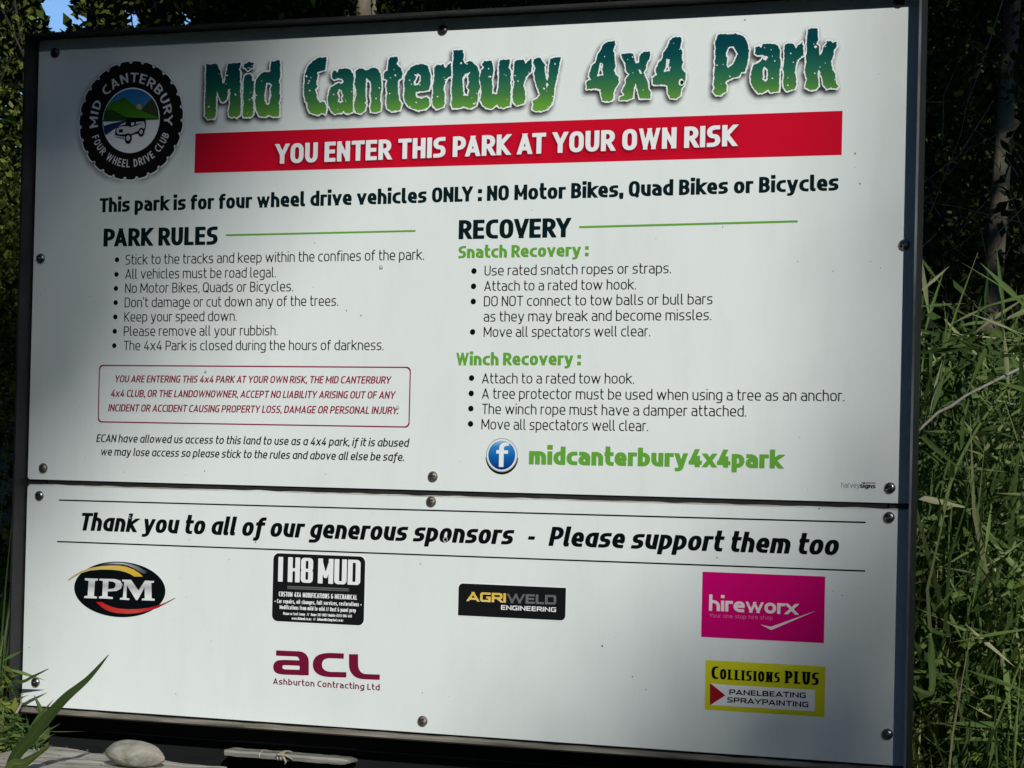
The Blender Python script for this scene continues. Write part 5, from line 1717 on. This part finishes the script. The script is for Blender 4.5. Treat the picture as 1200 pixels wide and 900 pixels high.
# ------------------------------------------------------------------ tall trees on the sunny side, behind the photographer
def cover(u, v):
    """how much of the sun the far tree tops take at board-plane point (u, v above the bottom edge)"""
    px = 25 + u / 1.223 * 1040; py = 860 - v / .915 * 850
    def side(x0, y0, x1, y1):
        dx, dy = x1 - x0, y1 - y0; L = math.hypot(dx, dy)
        return ((px - x0) * dy - (py - y0) * dx) / L
    def sm(t): t = max(0, min(1, t)); return t * t * (3 - 2 * t)
    s1 = -side(425, 10, 55, 535)      # >0 towards upper left
    s2 = side(1110, 530, 690, 880)  # >0 towards lower right
    tau1 = 2.7 * sm((s1 + 97) / 340)
    tau2 = 2.7 * sm((s2 + 92) / 330)
    tau = max(tau1, tau2)
    # open again right of the board, where the grass stands in sun, and above it in patches
    if u > 1.23:
        tau = 2.6 - 2.5 * sm((u - 1.23) / .12) * sm((1.5 - v) / .35)
    if v > 1.25:
        q = noise.noise(Vector((u * .9, v * .9, 3.3)))
        t2 = 2.9 if q < .12 else .7
        t2 = t2 - sum(2.9 * math.exp(-((u - hu) ** 2 + (v - hv) ** 2) / hs) for hu, hv, hs in SUNHOLES)
        k = sm((v - 1.25) / .3)
        tau = tau * (1 - k) + max(.3, t2) * k
    return tau


SUNHOLES = ((-.1, 3.55, .8), (3.02, 3.38, .05), (1.66, 6.3, .35))


def shade_trees():
    r = np.random.default_rng(99)
    rU = np.array([1, 0, 0]); S_ = np.array([SUN.x, SUN.y, SUN.z])
    sets = [[], [], []]
    areas = ((22000, -.5, 1.9, -.6, 1.5, .10), (52000, -4.5, 7.5, -1.5, 9.0, .26))
    for (n, u0, u1, v0, v1, size) in areas:
        u = r.uniform(u0, u1, n); v = r.uniform(v0, v1, n)
        la = size * size * .55 * .5 * .52
        dens = n / ((u1 - u0) * (v1 - v0))
        for a, b in zip(u, v):
            if size > .2 and -.5 < a < 1.9 and -.6 < b < 1.5: continue
            need = cover(a, b) / la
            if r.random() < need / dens:
                t = r.uniform(27, 33)
                p = np.array([a, 0, b + ZB]) + S_ * t
                k = 0 if p[0] < SUN.x * 30 - 1 else (1 if p[0] < SUN.x * 30 + 2.2 else 2)
                sets[k].append((p, size))
    info = ['tall tree standing in sun behind the photographer, left of the middle one', 'tall tree behind the photographer whose top shades the board corners', 'tall tree behind the photographer, right of the middle one']
    for k in range(3):
        P = np.array([q[0] for q in sets[k]]); sz = np.array([q[1] for q in sets[k]])
        c = P.mean(0)
        bx_, by_ = c[0], c[1]
        t = tag(empty('tall_tree', (bx_, by_, 0)), info[k], 'tree', 'tall trees behind the photographer')
        rel_ = P - np.array([bx_, by_, 0])
        H = P[:, 2].max() - 1
        rr = random.Random(k)
        pts = [(.3 * noise.noise(Vector((k, i * .4, 0))), .3 * noise.noise(Vector((k, i * .4, 5))), H * i / 9 - .3) for i in range(10)]
        # keep the trunk itself low enough not to cross the open band
        pts = [p_ for p_ in pts if p_[2] < P[:, 2].min() - .5]
        MB().tube(pts, [.30 * (1 - .06 * i) for i in range(len(pts))], 12, rough=.15).build('trunk', M_BARKD, t, smooth=True)
        for s_ in (.10, .26):
            q = rel_[sz == s_]
            if len(q): leaves_obj('crown', q, s_, M_LEAF, t, seed=70 + k)


shade_trees()


# unseen leaf masses added overhead and around the camera to cut sky light
def wood(name, n, box, leaf, seed, keepf):
    r = np.random.default_rng(seed)
    x0, x1, y0, y1, z0, z1 = box
    P = np.stack([r.uniform(x0, x1, n), r.uniform(y0, y1, n), r.uniform(z0, z1, n)], 1)
    P = P[np.array([keepf(*q) for q in P])]
    P = P[~in_gap(P)]
    tag(leaves_obj(name, P, leaf, M_LEAF, seed=seed), kind='stuff')


def clear_of_sun(x, y, z):
    # the added masses are left open along the sun's path to board and grass
    k = (0 - y)
    u, v = x - .65 * k, z - .60 * k - ZB
    lit = -.5 < u < 3.2 and -.5 < v < 1.35
    lit2 = any((u - hu) ** 2 + (v - hv) ** 2 < hs for hu, hv, hs in SUNHOLES)
    return not (k > -1.5 and (lit or lit2))


wood('sky_blocker_canopy', 26000, (-7, 5, -4.5, 5.5, 4.6, 6.4), .22, 21, lambda x, y, z: clear_of_sun(x, y, z) and noise.noise(Vector((x * .6, y * .6, z))) > -.25)
wood('sky_blocker_wood', 42000, (-16, 14, -11, -8.5, -.2, 7.5), .30, 22, lambda x, y, z: clear_of_sun(x, y, z))
wood('sky_blocker_wood', 16000, (-9.5, -7.5, -9, 6, -.2, 6.5), .30, 23, clear_of_sun)
wood('sky_blocker_wood', 16000, (7.5, 9.5, -9, 6, -.2, 4.5), .30, 24, clear_of_sun)
